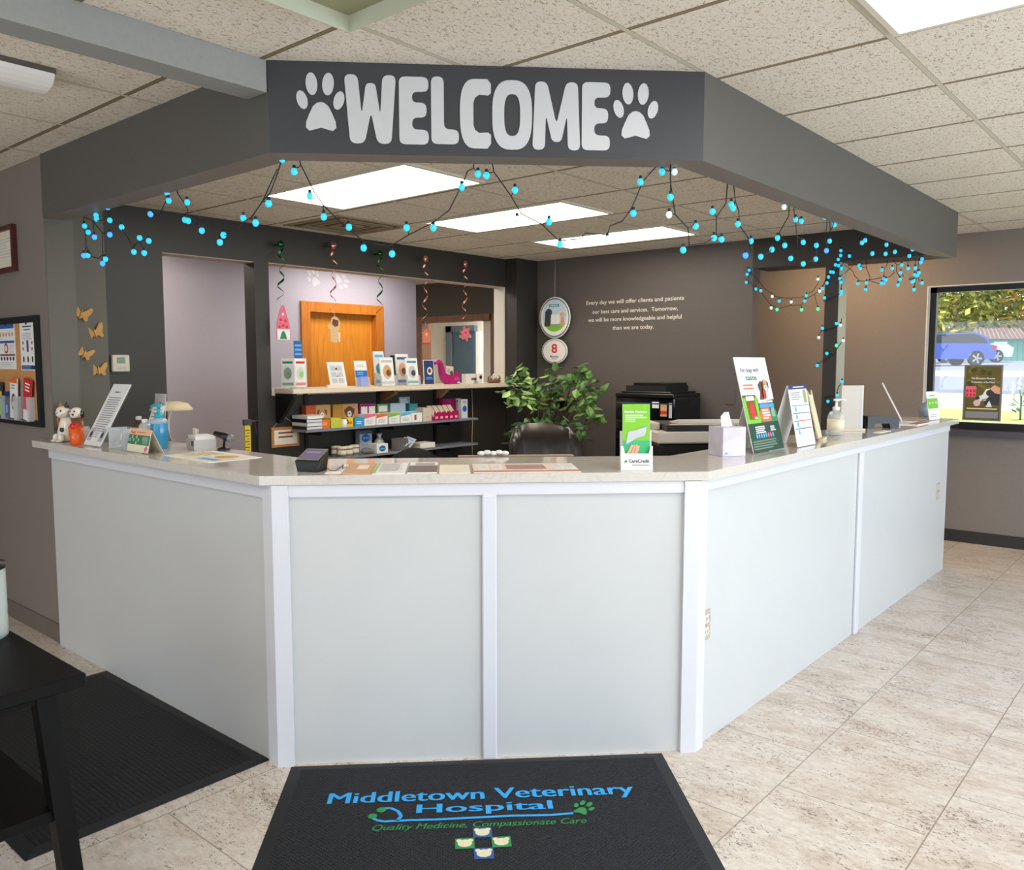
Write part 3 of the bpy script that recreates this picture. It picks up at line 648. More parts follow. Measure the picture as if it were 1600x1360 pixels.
b = MB(); b.lathe([(.03, 0), (.034, .006), (.034, .075), (.018, .098), (.013, .105), (.013, .118)], amb, 16); o = thing('amber_bottle', 'short brown amber bottle behind the slanted white letter', 'bottle', (-4.19, 1.97, Z_C)); sub(o, b, 'body')
b = MB(); b.lathe([(.015, .115), (.015, .132), (.010, .135)], white, 14); sub(o, b, 'cap')
blu = mat('blue_soap', (52, 150, 200), .12, spec=.6, alpha=.85)
o = thing('soap_bottle', 'clear bottle of blue soap with teal pump on left counter', 'bottle', (-3.835, 1.90, Z_C))
b = MB(); b.lathe([(.034, 0), (.038, .006), (.038, .115), (.03, .135), (.016, .142)], blu, 18); sub(o, b, 'body')
b = MB(); b.lathe([(.039, .118), (.035, .138), (.02, .146)], clearb, 18); sub(o, b, 'shoulder')
tealp = mat('teal_plastic', (24, 160, 180), .3)
b = MB(); b.lathe([(.02, .142), (.021, .165), (.012, .17), (.008, .172), (.008, .195), (.014, .197), (.014, .208), (.006, .212)], tealp, 14); b.tube([(0, 0, .203), (-.03, -.01, .205), (-.045, -.015, .196)], [.007, .006, .004], tealp, 8); sub(o, b, 'pump')
o = thing('sanitizer_bottle', 'small clear bottle with pink label left of blue soap bottle', 'bottle', (-3.91, 1.868, Z_C))
b = MB(); b.box(-.032, .032, -.02, .02, 0, .12, clearb, .012); sub(o, b, 'body'); b = MB(); b.box(-.022, .022, -.0215, -.0205, .02, .08, PINK); b.box(-.018, .018, -.022, -.0215, .035, .05, white); sub(o, b, 'label_sticker'); b = MB(); b.lathe([(.014, .12), (.014, .136), (.009, .138)], white, 12); sub(o, b, 'cap')
# tent box
def d_food(b, w, h, z):
    b.quad(-w/2, h*.74, w/2, h, z, mat('ink_peach', (240, 190, 150))); b.text('food', -w*.32, h*.86, h*.15, 2*EPS, RED, w*.22, .03); b.quad(-w*.14, h*.84, w*.26, h*.88, z+EPS, ORANGE)
    b.quad(-w/2, h*.32, w/2, h*.74, z, GREEN); b.text('GOOD', w*.30, h*.60, h*.15, 2*EPS, white, w*.26, .02); lines(b, w*.18, w*.44, h*.50, 3, h*.05, h*.022, LGREY, z+EPS)
    for x, y in ((-.32, .64), (-.12, .64), (-.42, .50), (-.25, .52), (-.02, .52), (-.12, .40)): b.disc(w*x, h*y, h*.065, z+EPS, paper, 12); b.disc(w*x, h*y, h*.035, z+2*EPS, GREEN, 8)
    b.quad(-w/2, 0, w/2, h*.32, z, CREAMI); b.poly([(w*.40, h*.32, z+EPS), (w*.48, h*.18, z+EPS), (w*.40, h*.02, z+EPS), (w*.32, h*.16, z+EPS)], PINK)
card('counter_display', 'cream tent card with green GOOD panel and pink diamond on left counter', 'display card', (-3.72, 1.735, Z_C), .0, .20, .105, .22, d_food, cream, stand='tent')
o = thing('label_printer', 'pale gray label printer with dark square button at inner counter edge', 'printer', (-3.70, 1.98, Z_C), -.25)
b = MB(); b.prism([(-.07, -.0), (.07, -.0), (.075, .10), (-.075, .10)], 0, .045, mat('warm_gray_plastic', (196, 190, 184), .45)); b.prism([(-.07, .01), (.06, .01), (.065, .10), (-.075, .10)], .045, .062, white); sub(o, b, 'housing')
b = MB(); b.box(.035, .06, -.003, -.001, .018, .04, INK); sub(o, b, 'button'); b = MB(); b.box(-.065, -.01, .03, .034, .06, .095, cream); sub(o, b, 'paper_strip')
b = MB(); b.T = cardT(.1); b.box(-.02, .02, 0, .085, -.002, 0, mat('pink_card', (226, 208, 214), .7)); b.disc(0, .045, .011, EPS, PURP, 8); b.disc(.0, .03, .006, EPS, RED, 8); o = b.build('small_card'); o.location = (-3.80, 2.06, Z_C); tag(o, 'tiny pale card with purple rosette behind the label printer', 'card')
o = thing('barcode_scanner', 'black hand scanner on a stand at inner edge of left counter', 'scanner', (-3.54, 2.06, Z_C), .3)
b = MB(); b.lathe([(.03, 0), (.03, .008), (.012, .014)], black, 14); sub(o, b, 'foot'); b = MB(); b.tube([(0, 0, .012), (.005, 0, .04), (0, 0, .06)], .006, black); sub(o, b, 'neck'); b = MB(); b.tube([(-.05, 0, .075), (-.01, 0, .068), (.035, 0, .058)], [.012, .015, .02], black, 10); b.ball((.04, 0, .056), .02, mat('gray_lens', (120, 120, 126), .2)); sub(o, b, 'head')
def d_mat(b, w, h, z):
    b.quad(-w*.46, -h*.42, w*.46, h*.42, z, CREAMI); lines(b, -w*.42, -w*.02, h*.3, 6, h*.1, h*.03, GREY, z+EPS); b.disc(w*.2, h*.1, h*.22, z+EPS, TAN, 14); b.quad(w*.05, -h*.36, w*.42, -h*.2, z+EPS, SKY)
flat('brochure_sheet', 'large printed brochure lying flat on left counter before the bend', 'brochure', [at_z(251, 712, Z_C), at_z(328, 723, Z_C), at_z(410, 716, Z_C), at_z(337, 705.5, Z_C)], d_mat)
# beige lamp behind the stub wall
o = thing('desk_lamp', 'beige flat-shaded desk lamp behind the butterflies wall', 'lamp', (-4.63, 2.35, .74))
b = MB(); b.lathe([(.07, 0), (.07, .012), (.02, .02)], cream, 18); sub(o, b, 'base'); b = MB(); b.tube([(0, 0, .02), (0, 0, .42), (.04, 0, .5)], .008, cream); sub(o, b, 'stem')
b = MB(); b.lathe([(.115, .485), (.118, .49), (.09, .525), (.05, .535)], mat('beige_shade', (206, 190, 158), .6), 22, (.04, 0, 0)); sub(o, b, 'lamp_shade')
# lower work surface inside
b = MB(); b.prism([(-4.9, 2.11), (-2.95, 2.11), (-1.86, 3.20), (-1.86, 6.1), (-2.3, 6.1), (-2.3, 3.4), (-3.1, 2.62), (-4.9, 2.62)], .71, .74, mat('gray_worktop', (120, 116, 112), .5)); b.box(-4.88, -4.84, 2.13, 2.6, 0, .71, gray); b.box(-2.28, -1.9, 6.04, 6.08, 0, .71, gray); b.box(-2.98, -2.94, 2.15, 2.7, 0, .71, gray)
tag(b.build('work_surface'), 'low gray work surface inside the reception behind the counter', 'desk')

# ---- things on the front of the counter
R45 = PI/4
def front_pt(u, d, z=Z_C):   # u along the angled front, d inward from the front edge
    p = V((-2.62, 1.66)); q = V((s2, s2)); n = V((-s2, s2)); r = p + q*u + n*d
    return V((r.x, r.y, z))
def front_sheet(name, label, cat, x0, x1, d0, d1, deco, base=None, t=.002, group=None):
    a, c = at_z(x0, 729, Z_C), at_z(x1, 729, Z_C)
    ua = (V((a.x, a.y)) - V((-2.62, 1.66))).dot(V((s2, s2))); uc = (V((c.x, c.y)) - V((-2.62, 1.66))).dot(V((s2, s2)))
    return flat(name, label, cat, [front_pt(ua, d0), front_pt(uc, d0), front_pt(uc, d1), front_pt(ua, d1)], deco, base, t, group)
tm = thing('payment_terminal', 'black card payment terminal with tilted screen and looped cable on counter corner', 'card terminal', front_pt(.165, .125), R45-.35); tm.scale = (.66, .66, .66)
b = MB(); b.add([(-.062, -.045, .0), (.062, -.045, 0), (.058, .075, 0), (-.058, .075, 0), (-.075, -.05, .062), (.075, -.05, .062), (.068, .085, .118), (-.068, .085, .118)], [(0, 3, 2, 1), (4, 5, 6, 7), (0, 1, 5, 4), (1, 2, 6, 5), (2, 3, 7, 6), (3, 0, 4, 7)], black); sub(tm, b, 'housing')
b = MB(); b.T = frame((0, .017, .091), (1, 0, 0), (0, .135, .056)); b.box(-.07, .07, -.066, .068, 0, .006, mat('warm_gray_bezel', (120, 112, 104), .4), .003); bz = sub(tm, b, 'bezel')
b = MB(); b.T = frame((0, .017, .091), (1, 0, 0), (0, .135, .056)); b.box(-.054, .054, -.048, .05, .006, .0075, mat('screen_violet', (96, 86, 120), .15, emit=(.30, .25, .42), estr=.25)); b.quad(-.045, .01, .045, .03, .0078, mat('screen_pale', (150, 138, 170), .3)); sub(bz, b, 'screen')
b = MB(); b.tube([(.06, .06, .02), (.10, .03, .006), (.14, .02, .004), (.17, .05, .03), (.155, .09, .035), (.13, .13, .004), (.12, .2, .004)], .0022, black); sub(tm, b, 'cable')
front_sheet('receipt', 'white receipt slip on the front counter right of the terminal', 'paper', 520, 543, .05, .30, lambda b, w, h, z: lines(b, -w*.4, w*.4, h*.4, 6, h*.12, h*.03, GREY, z))
front_sheet('envelope', 'tan kraft envelope with a pale label on the front counter', 'envelope', 545, 586, .03, .34, lambda b, w, h, z: b.quad(-w*.1, -h*.1, w*.3, h*.3, z, CREAMI), mat('kraft_paper', (206, 164, 126), .8))
front_sheet('magazine', 'green edged printed leaflet on the front counter beside the kraft envelope', 'magazine', 590, 637, .02, .33, lambda b, w, h, z: (b.quad(-w*.5, -h*.5, -w*.42, h*.5, z, LIME), lines(b, -w*.36, w*.4, h*.4, 9, h*.085, h*.03, GREY, z)), paper, .003)
front_sheet('magazine', 'dark covered magazine on the front counter between leaflet and cream card', 'magazine', 640, 684, .03, .34, lambda b, w, h, z: (b.quad(-w*.5, -h*.5, w*.5, h*.15, z, mat('ink_maroon', (92, 66, 62))), b.quad(-w*.3, h*.2, w*.4, h*.4, z, GREY)), paper, .004)
front_sheet('note_card', 'plain cream card lying at the middle of the front counter', 'card', 687, 733, .015, .26, None, mat('pale_cream_card', (232, 222, 200), .7), .003)
def d_cal(b, w, h, z):
    b.quad(-w*.5, -h*.5, w*.5, -h*.36, z, mat('ink_rust', (168, 104, 84))); b.quad(-w*.18, -h*.2, w*.2, h*.35, z, mat('ink_mauve', (150, 112, 104)))
    for x in (-.4, -.27, .33, .44): b.quad(w*(x-.05), -h*.25, w*(x+.05), h*.4, z, paper); lines(b, w*(x-.04), w*(x+.04), h*.3, 4, h*.12, h*.04, LGREY, z+EPS)
front_sheet('desk_pad', 'wide printed desk pad with rust brown edge on the front counter', 'desk pad', 738, 897, .02, .27, d_cal, mat('pad_paper', (226, 206, 190), .7), .004)
def d_care(b, w, h, z):
    b.quad(-w/2, h*.22, w/2, h, z, LIME); b.quad(-w/2, h*.22, w/2, h*.45, z+EPS, mat('ink_emerald', (54, 176, 110)))
    b.text('Flexible Financing', -w*.02, h*.885, h*.035, 2*EPS, white, w*.82, .03); lines(b, -w*.4, w*.4, h*.835, 2, h*.03, h*.014, paper, z+EPS); lines(b, -w*.4, w*.05, h*.775, 2, h*.03, h*.012, paper, z+EPS)
    for k, c in enumerate((GREY, SKY, mat('ink_mint', (150, 214, 180)), paper, LGREY)):
        a = .75 - .14*k; q = [(-.40, .40), (.30, .52+.02), (.36, .66), (-.34, .58)]
        b.poly([(w*(.02+x*math.cos(a-.6)) + .0, h*(.50+(y-.5)*.9 + x*.25*(a-.35)), z+(2+k)*EPS) for x, y in q], c)
    for k in range(3): b.poly([(w*(-.36+.12*k), h*.25, z+8*EPS), (w*(-.22+.12*k), h*.22, z+8*EPS), (w*(-.08+.10*k), h*.36, z+8*EPS), (w*(-.18+.08*k), h*.39, z+8*EPS)], SKIN)
cc = thing('brochure_stand', 'lime green financing brochures in white holder at right of front counter', 'brochure stand', front_pt(1.39, .055), R45-.08)
b = MB(); b.T = cardT(.10); b.box(-.052, .052, .004, .252, -.018, -.012, paper); b.T[0][3] = 0; q = MB(); q.T = cardT(.10) @ M.Translation((0, 0, -.012)); q.box(-.052, .052, .004, .252, -.006, 0, paper); d_care(q, .104, .252, EPS); sub(cc, q, 'brochures')
b = MB(); b.T = cardT(.10)
pocket = [(-.06, 0), (.06, 0), (.06, .092), (.052, .092), (.045, .064), (-.045, .064), (-.052, .092), (-.06, .092)]
b.add([(x, y, 0) for x, y in pocket] + [(x, y, .003) for x, y in pocket], [tuple(range(7, -1, -1)), tuple(range(8, 16))] + [(i, (i+1) % 8, 8+(i+1) % 8, 8+i) for i in range(8)], white)
b.box(-.06, -.057, 0, .092, -.03, 0, white); b.box(.057, .06, 0, .092, -.03, 0, white); b.box(-.06, .06, 0, .15, -.033, -.03, white)
b.text('CareCredit', .008, .036, .013, .004, INK, .078, .03); b.quad(-.019, .018, .047, .0215, .004, GREY); b.poly([(-.05, .03, .004), (-.036, .03, .004), (-.041, .041, .004)], GREEN); sub(cc, b, 'holder')

# ---- things on the right arm of the counter (facing +X)
tb = thing('tissue_box', 'pale lilac tissue box with one tissue sticking up on right counter', 'tissue box', (-1.655, 3.385, Z_C), R45+.25)
b = MB(); tbm = mat('watercolor_carton', (206, 198, 212), .6, noise=.16, scale=9); b.box(-.058, .058, -.058, .058, 0, .128, tbm, .002); b.disc(-.04, -.0, .001, .1285, PURP, 6); ctn = sub(tb, b, 'carton')
b = MB(); b.T = frame((0, -.0585, 0), (1, 0, 0), (0, 0, 1)); b.poly([(-.05, .03, 0), (-.01, .05, 0), (.05, .03, 0), (.05, .05, 0), (.01, .085, 0), (-.05, .06, 0)], mat('print_peach', (222, 200, 196), .6)); b.disc(-.04, .014, .008, EPS, SKY, 8, .6); sub(ctn, b, 'printed_front')
b = MB(); tis = mat('tissue', (240, 240, 240), .8); b.add([(-.03, 0, .126), (.005, -.012, .126), (.03, .004, .126), (-.032, .004, .172), (-.004, -.014, .192), (.022, .006, .150), (-.012, .008, .19)], [(0, 1, 4, 3), (1, 2, 5, 4), (3, 4, 6), (4, 5, 6), (0, 3, 6, 5, 2)], tis); sub(tb, b, 'tissue')
def d_dogs(b, w, h, z):
    b.quad(-w/2, h*.42, w/2, h, z, mat('ink_pale_lilac', (232, 230, 238))); b.quad(-w/2, 0, w/2, h*.30, z, DGREEN)
    b.poly([(-w/2, h*.30, z), (w/2, h*.30, z), (w/2, h*.54, z), (0, h*.52, z), (-w*.10, h*.60, z), (-w/2, h*.60, z)], GREEN); b.quad(-w/2, h*.30, -w*.06, h*.57, z+EPS, LIME)
    b.text('For dogs with', -w*.10, h*.865, h*.045, 2*EPS, INK, w*.58, .02); b.text('taste', -.10*w, h*.785, h*.058, 2*EPS, GREEN, w*.36, .03); lines(b, -w*.40, -w*.06, h*.71, 2, h*.035, h*.015, ORANGE, 2*EPS, .15)
    # two dogs
    b.poly([(w*.04, h*.54, 2*EPS), (w*.34, h*.54, 2*EPS), (w*.30, h*.66, 2*EPS), (w*.12, h*.67, 2*EPS)], BROWN); dog_face(b, w*.17, h*.67, w*.085, 3*EPS, BROWN, INK); b.poly([(w*.16, h*.54, 6*EPS), (w*.36, h*.54, 6*EPS), (w*.34, h*.66, 6*EPS), (w*.20, h*.66, 6*EPS)], paper); dog_face(b, w*.29, h*.685, w*.085, 7*EPS, TAN, BROWN, paper); b.disc(w*.20, h*.60, w*.05, 10*EPS, RED, 12, 1.6)
    b.quad(-w*.42, h*.34, -w*.14, h*.60, 2*EPS, mat('ink_carton_red', (190, 60, 50))); b.poly([(-w*.34, h*.36, 3*EPS), (-w*.20, h*.36, 3*EPS), (-w*.20, h*.48, 3*EPS), (-w*.27, h*.54, 3*EPS), (-w*.34, h*.48, 3*EPS)], RED); b.quad(-w*.40, h*.54, -w*.16, h*.585, 3*EPS, paper); b.quad(-w*.25, h*.345, -w*.17, h*.365, 4*EPS, paper)
    b.quad(-w*.04, h*.505, w*.10, h*.527, 2*EPS, white); b.quad(w*.13, h*.505, w*.24, h*.527, 2*EPS, white); b.quad(w*.27, h*.505, w*.44, h*.527, 2*EPS, white); b.quad(-w*.02, h*.455, w*.46, h*.495, 2*EPS, mat('ink_mid_blue', (84, 150, 214))); b.poly([(-w*.02, h*.31, 3*EPS), (w*.28, h*.31, 3*EPS), (w*.28, h*.45, 3*EPS), (-w*.0, h*.45, 3*EPS), (-w*.10, h*.39, 3*EPS)], ORANGE); lines(b, w*.02, w*.26, h*.435, 4, h*.028, h*.016, paper, 4*EPS); b.quad(w*.32, h*.35, w*.44, h*.45, 3*EPS, mat('ink_sage', (120, 170, 150)))
    lines(b, -w*.30, w*.05, h*.265, 4, h*.02, h*.011, paper, 2*EPS); lines(b, w*.18, w*.36, h*.255, 3, h*.02, h*.011, paper, 2*EPS)
    for k in range(8): b.disc(w*(-.30+.075*k), h*.165, w*.024, 2*EPS, [SKY, SKY, SKY, SKY, SKY, PINK, PINK, SKY][k], 8, 1.5)
    lines(b, -w*.46, w*.40, h*.12, 4, h*.026, h*.014, mat('ink_dull_green', (110, 134, 110)), 2*EPS, .5)
card('counter_poster', 'large green and white dog treat poster reading taste on right counter', 'poster', (-1.575, 3.655, Z_C), HALF, .33, .44, .25, d_dogs, paper, t=.004)
def d_list(b, w, h, z):
    b.quad(-w/2, h*.93, w/2, h, z, NAVY); b.quad(-w*.25, h*.958, w*.35, h*.972, 2*EPS, white)
    lines(b, -w*.42, w*.12, h*.88, 4, h*.035, h*.016, GREY, z); b.quad(w*.25, h*.70, w*.42, h*.92, z, mat('ink_olive', (150, 160, 110)))
    for k, c in enumerate((TEAL, PURP, RED, NAVY)):
        y = h*(.655-.125*k); b.quad(-w*.46, y, w*.46, y+h*.014, z, c); lines(b, -w*.05, w*.42, y-h*.025, 3, h*.028, h*.012, LGREY, z); b.disc(-w*.28, y-h*.05, w*.06, z, SKY, 10)
    b.quad(-w*.46, h*.03, w*.46, h*.16, z, mat('ink_ice', (206, 218, 224)))
card('brochure_stand', 'tall white tent brochure with navy heading right of the dog poster', 'brochure stand', (-1.535, 4.00, Z_C), HALF, .225, .30, .20, d_list, paper, stand='tent')
o = thing('cat_shaped_stand', 'cream wooden cat-shaped stand seen edge-on between brochure and pump bottle', 'stand', (-1.60, 4.36, Z_C), HALF+.2)
b = MB(); b.T = cardT(.24); cs = [(-.05, 0), (.05, 0), (.062, .05), (.06, .16), (.052, .21), (.062, .27), (.03, .245), (-.03, .245), (-.062, .27), (-.052, .21), (-.06, .16), (-.062, .05)]
pale_w = mat('pale_board', (218, 206, 168), .6, noise=.06); b.prism(cs, -.006, 0, pale_w); sub(o, b, 'cat_board')
b = MB(); b.add([(-.04, .03, .09), (.04, .03, .09), (.05, .10, 0), (-.05, .10, 0), (-.04, .034, .09), (.04, .034, .09), (.05, .108, 0), (-.05, .108, 0)], [(0, 1, 2, 3), (7, 6, 5, 4), (0, 4, 5, 1), (1, 5, 6, 2), (2, 6, 7, 3), (3, 7, 4, 0)], mat('bamboo', (196, 146, 80), .5)); b.box(-.06, .06, -.02, .0, 0, .014, pale_w); sub(o, b, 'wooden_support')
o = thing('hand_sanitizer', 'clear pump bottle of hand sanitizer on right counter beside the post', 'bottle', (-1.645, 4.70, Z_C), .5)
b = MB(); b.lathe([(.042, 0), (.046, .006), (.046, .105), (.036, .13), (.018, .14)], mat('clear_gel', (232, 230, 222), .08, alpha=.35), 18); sub(o, b, 'body')
b = MB(); b.T = frame((0, 0, 0), (1, 0, 0), (0, 0, 1)); b.lathe([(.0475, .03), (.0475, .09)], mat('cream_label', (228, 218, 190), .6), 18) if False else None; b.T = M.Identity(4); b.lathe([(.0468, .025), (.0468, .092)], MATS.get('cream_label') or mat('cream_label', (228, 218, 190), .6), 18); sub(o, b, 'label_sticker')
b = MB(); b.lathe([(.02, .14), (.02, .158), (.01, .162), (.007, .164), (.007, .19), (.016, .192), (.016, .204), (.004, .206)], white, 14); b.tube([(0, 0, .199), (.035, 0, .2), (.048, 0, .192)], [.007, .006, .005], white, 8); sub(o, b, 'pump')
o = thing('clear_panel', 'upright pale translucent acrylic panel behind the pump bottle by the post', 'panel', (-1.70, 5.08, Z_C), R45)
b = MB(); b.box(-.05, .085, 0, .004, .012, .27, mat('frosted_acrylic', (222, 212, 202), .3, alpha=.6)); b.box(.07, .085, -.001, .0, .012, .27, clearb); sub(o, b, 'sheet'); b = MB(); b.box(-.09, .09, -.03, .035, 0, .012, cream, .003); sub(o, b, 'foot')
o = thing('stapler_stand', 'small black bridge-shaped stand with two feet on right counter', 'stand', (-1.625, 5.41, Z_C), R45+.12); o.scale = (.8, .8, 1)
b = MB(); st = [(-.135, 0), (-.085, 0), (-.07, .03), (.05, .03), (.065, 0), (.135, 0), (.135, .062), (.12, .072), (-.135, .078)]
b.T = frame((0, .05, 0), (1, 0, 0), (0, 0, 1)); b.prism(st, -.0, .10, black); o2 = sub(o, b, 'body'); b = MB(); b.tube([(-.13, 0, .03), (-.18, -.01, .012), (-.26, .02, .006)], .004, black); sub(o, b, 'cable')
o = thing('tilted_sign', 'thin white sign seen edge-on leaning left near the right counter end', 'sign', (-1.70, 6.16, Z_C), HALF+.3)
b = MB(); b.T = cardT(.47); b.T[2][3] = .006; b.box(-.10, .10, .0, .29, -.008, 0, white); b.box(-.095, .095, .005, .285, 0, .001, paper); sub(o, b, 'board'); b = MB(); b.box(-.10, .10, 0, .10, 0, .003, clear); sub(o, b, 'foot')
flat('paper_slip', 'narrow white paper slip at the outer edge of right counter', 'paper', [V((-1.50, 5.02, Z_C)), V((-1.50, 5.22, Z_C)), V((-1.54, 5.22, Z_C)), V((-1.54, 5.02, Z_C))], None, white, .003)
flat('magazine', 'rust and gray leaflet flat near the end of right counter', 'magazine', [V((-1.50, 5.78, Z_C)), V((-1.50, 6.10, Z_C)), V((-1.67, 6.10, Z_C)), V((-1.67, 5.78, Z_C))], lambda b, w, h, z: (b.quad(-w*.5, -h*.5, w*.5, -h*.1, z, MATS['ink_rust']), lines(b, -w*.4, w*.4, h*.4, 3, h*.15, h*.05, GREY, z)), paper, .006)
def d_cc2(b, w, h, z):
    b.quad(-w/2, h*.40, w/2, h*.76, z, LIME)
    for k in (-1, 0, 1): b.disc(w*.3*k, h*.60, w*.05, z+EPS, paper, 8)
    b.quad(-w*.25, h*.84, w*.25, h*.875, z, GREY); lines(b, -w*.35, w*.35, h*.2, 2, h*.07, h*.03, LGREY, z)
card('brochure_stand', 'white and lime green card stand at far end of right counter', 'brochure stand', (-1.55, 6.40, Z_C), HALF-.15, .17, .20, .16, d_cc2, paper, stand='slant')
o = thing('gray_disc_stand', 'small round gray disc behind the lime card at right counter end', 'disc', (-1.66, 6.575, Z_C), .75)
b = MB(); b.T = frame((0, 0, .062), (1, 0, 0), (0, 0, 1)); b.lathe([(.058, 0), (.06, .004), (.058, .010)], mat('blue_gray_plastic', (128, 140, 150), .4), 8); sub(o, b, 'disc'); b = MB(); b.box(-.03, .03, -.02, .012, 0, .006, GREY); sub(o, b, 'foot')

# ---- ledge in the pass-through
ZL = 1.312
ledge = thing('display_ledge', 'cream topped display ledge in the pass-through on three brackets', 'ledge', (-5.12, 4.7, 0))
def lsub(b, n, label=None):
    p = sub(ledge, b, n, label); p.location = -V(ledge.location); return p
b = MB(); b.box(-5.197, -4.965, 3.435, 5.945, ZL-.035, ZL, mat('cream_laminate', (222, 208, 186), .35, noise=.03, scale=30), .003); lsub(b, 'top')
def tri(y0, y1, x1, z0, m):
    q = MB(); q.T = frame((0, y1, 0), (1, 0, 0), (0, 0, 1)); q.prism([(-5.2, ZL-.036), (-5.2, z0), (-5.17, z0), (x1, ZL-.06), (x1, ZL-.036)], 0, y1-y0, m); return q
lsub(tri(3.445, 3.475, -4.98, 1.06, black), 'bracket', 'large black end bracket'); lsub(tri(4.42, 4.46, -5.02, 1.19, wood_material('bracket_wood', (96, 58, 34), (130, 84, 50), .5)), 'bracket', 'brown wooden bracket'); lsub(tri(5.05, 5.09, -5.08, 1.19, mat('tan_bracket', (170, 130, 90), .5)), 'bracket', 'tan wooden bracket')
def put(x, y, X=-5.08): return V((X, at_x(x, y, X).y, ZL))
XL = -5.10
def d_photo(c1, c2, c3):
    def f(b, w, h, z):
        b.quad(-w/2, h*.02, w/2, h*.98, z, paper); b.quad(-w*.4, h*.82, w*.4, h*.9, z+EPS, c1); b.disc(0, h*.48, w*.33, z+EPS, c2, 14, 1.4); b.disc(w*.08, h*.44, w*.18, z+2*EPS, c3, 10, 1.3); b.quad(-w*.45, h*.06, w*.45, h*.16, z+EPS, c1)
    return f
ch = thing('leaflet_carousel', 'three-sided clear leaflet carousel at left end of the ledge', 'leaflet holder', put(464, 603, -5.085), HALF)
for k, (dx, dy, a, c) in enumerate(((0, -.045, 0, (RED, mat('ink_pale_green', (200, 214, 180)), LIME)), (-.075, 0, -1.05, (GREEN, GREEN, DGREEN)), (.078, .0, 1.05, (LGREY, mat('ink_sage_green', (150, 178, 140)), GREEN)))):
    b = MB(); b.T = frame((dx, dy, .01), (math.cos(a), math.sin(a), 0), (0, 0, 1)); b.box(-.048, .048, 0, .205, -.012, 0, paper); d_photo(*c)(b, .096, .205, EPS); b.T[2][3] = .008; b.box(-.052, .052, 0, .16, .004, .006, clear); sub(ch, b, 'leaflets')
b = MB(); b.lathe([(.05, 0), (.05, .008)], clearb, 16); sub(ch, b, 'base')
boxm = thing('tall_bookmark_card', 'tall blue notched card standing behind the leaflet carousel', 'card', put(468, 603, -5.19) , HALF)
b = MB(); b.T = cardT(.03); b.box(-.024, .024, .0, .30, -.003, 0, BLUE); b.quad(-.035, .22, .035, .345, EPS, BLUE); b.add([(-.035, .22, -.003), (.035, .22, -.003), (.035, .345, -.003), (-.035, .345, -.003)], [(3, 2, 1, 0)], BLUE)
for k in range(3): b.quad(-.028, .24+.032*k, .03, .255+.032*k, 2*EPS, SKY)
sub(boxm, b, 'printed_card'); b = MB(); b.box(-.03, .03, -.02, .03, 0, .004, clear); sub(boxm, b, 'foot')
def d_week(b, w, h, z):
    b.quad(-w*.42, h*.08, w*.42, h*.92, z, mat('ink_ice2', (222, 222, 228)))
    for i in range(2):
        for j in range(3): b.quad(w*(-.36+.38*i), h*(.14+.25*j), w*(-.04+.38*i), h*(.34+.25*j), z+EPS, LGREY)
    b.disc(0, h*.72, w*.07, z+2*EPS, INK, 8); b.disc(.0, h*.42, w*.06, z+2*EPS, GREY, 8)
fc = card('framed_chart', 'white framed chart leaning on a block in front of the oak door', 'framed chart', put(530, 602, -5.04), HALF-.2, .135, .195, .34, d_week, paper, t=.006)
b = MB(); b.box(-.10, .06, -.012, .012, 0, .02, cream); sub(fc, b, 'base_block')
def d_blue(b, w, h, z):
    b.quad(-w/2, 0, w/2, h*.62, z, BLUE); b.quad(-w*.1, 0, w/2, h*.4, z+EPS, mat('ink_bright_blue', (76, 130, 220))); lines(b, -w*.35, w*.35, h*.85, 2, h*.06, h*.03, LGREY, z); lines(b, -w*.35, w*.25, h*.56, 2, h*.07, h*.035, SKY, z+2*EPS)
card('card_stand', 'blue and white leaflet in front of the oak door beside framed chart', 'leaflet', put(567, 601, -5.05), HALF-.15, .105, .20, .2, d_blue, paper, stand='pocket')
LP = 'brochures in clear pockets on the ledge'
for (x, X, w, h, ln, c, lb) in (
    (595, -5.20, .10, .275, .12, (SKY, TEAL, NAVY), 'sky blue topped brochure in back row before oak door frame'),
    (607, -5.05, .125, .225, .14, (LGREY, TAN, BROWN), 'white brochure with tan puppies in a clear pocket on the ledge'),
    (631, -5.20, .125, .255, .12, (BLUE, SKIN, BROWN), 'white brochure with a blue square in back row on the ledge'),
    (646, -5.05, .115, .22, .14, (TEAL, LGREY, INK), 'teal and white brochure with a black puppy in a clear pocket'),):
    card('brochure_pocket', lb, 'brochure', put(x, 602, X), HALF-.12, w, h, ln, d_photo(*c), paper, t=.006, group=LP, stand='pocket')
card('brochure_pocket', 'small black brochure between the puppy brochures at back of the ledge', 'brochure', put(619, 602, -5.28), HALF, .085, .245, .08, lambda b, w, h, z: (b.disc(0, h*.6, w*.3, z, DGREEN, 10), b.quad(-w*.3, h*.2, w*.3, h*.3, z, GREY)), black, group=LP, stand='pocket')
def d_navy(b, w, h, z): b.quad(-w*.46, h*.02, w*.46, h*.98, z, NAVY); b.disc(w*.08, h*.55, w*.26, z+EPS, paper, 14, 1.1); b.disc(w*.06, h*.56, w*.17, z+2*EPS, BROWN, 10); lines(b, -w*.3, w*.4, h*.30, 2, h*.06, h*.03, SKY, z+EPS)
card('card_stand', 'dark navy leaflet with a round photo left of the magenta dispenser', 'leaflet', put(671, 600, -5.06), HALF-.05, .115, .205, .06, d_navy, paper)
mg = mat('magenta_card', (172, 26, 112), .4)
o = thing('curled_dispenser', 'magenta leaflet dispenser with a tall curled tail on the ledge', 'dispenser', put(706, 600, -5.06), HALF-.05)
b = MB(); b.T = frame((0, .05, 0), (1, 0, 0), (0, 0, 1))
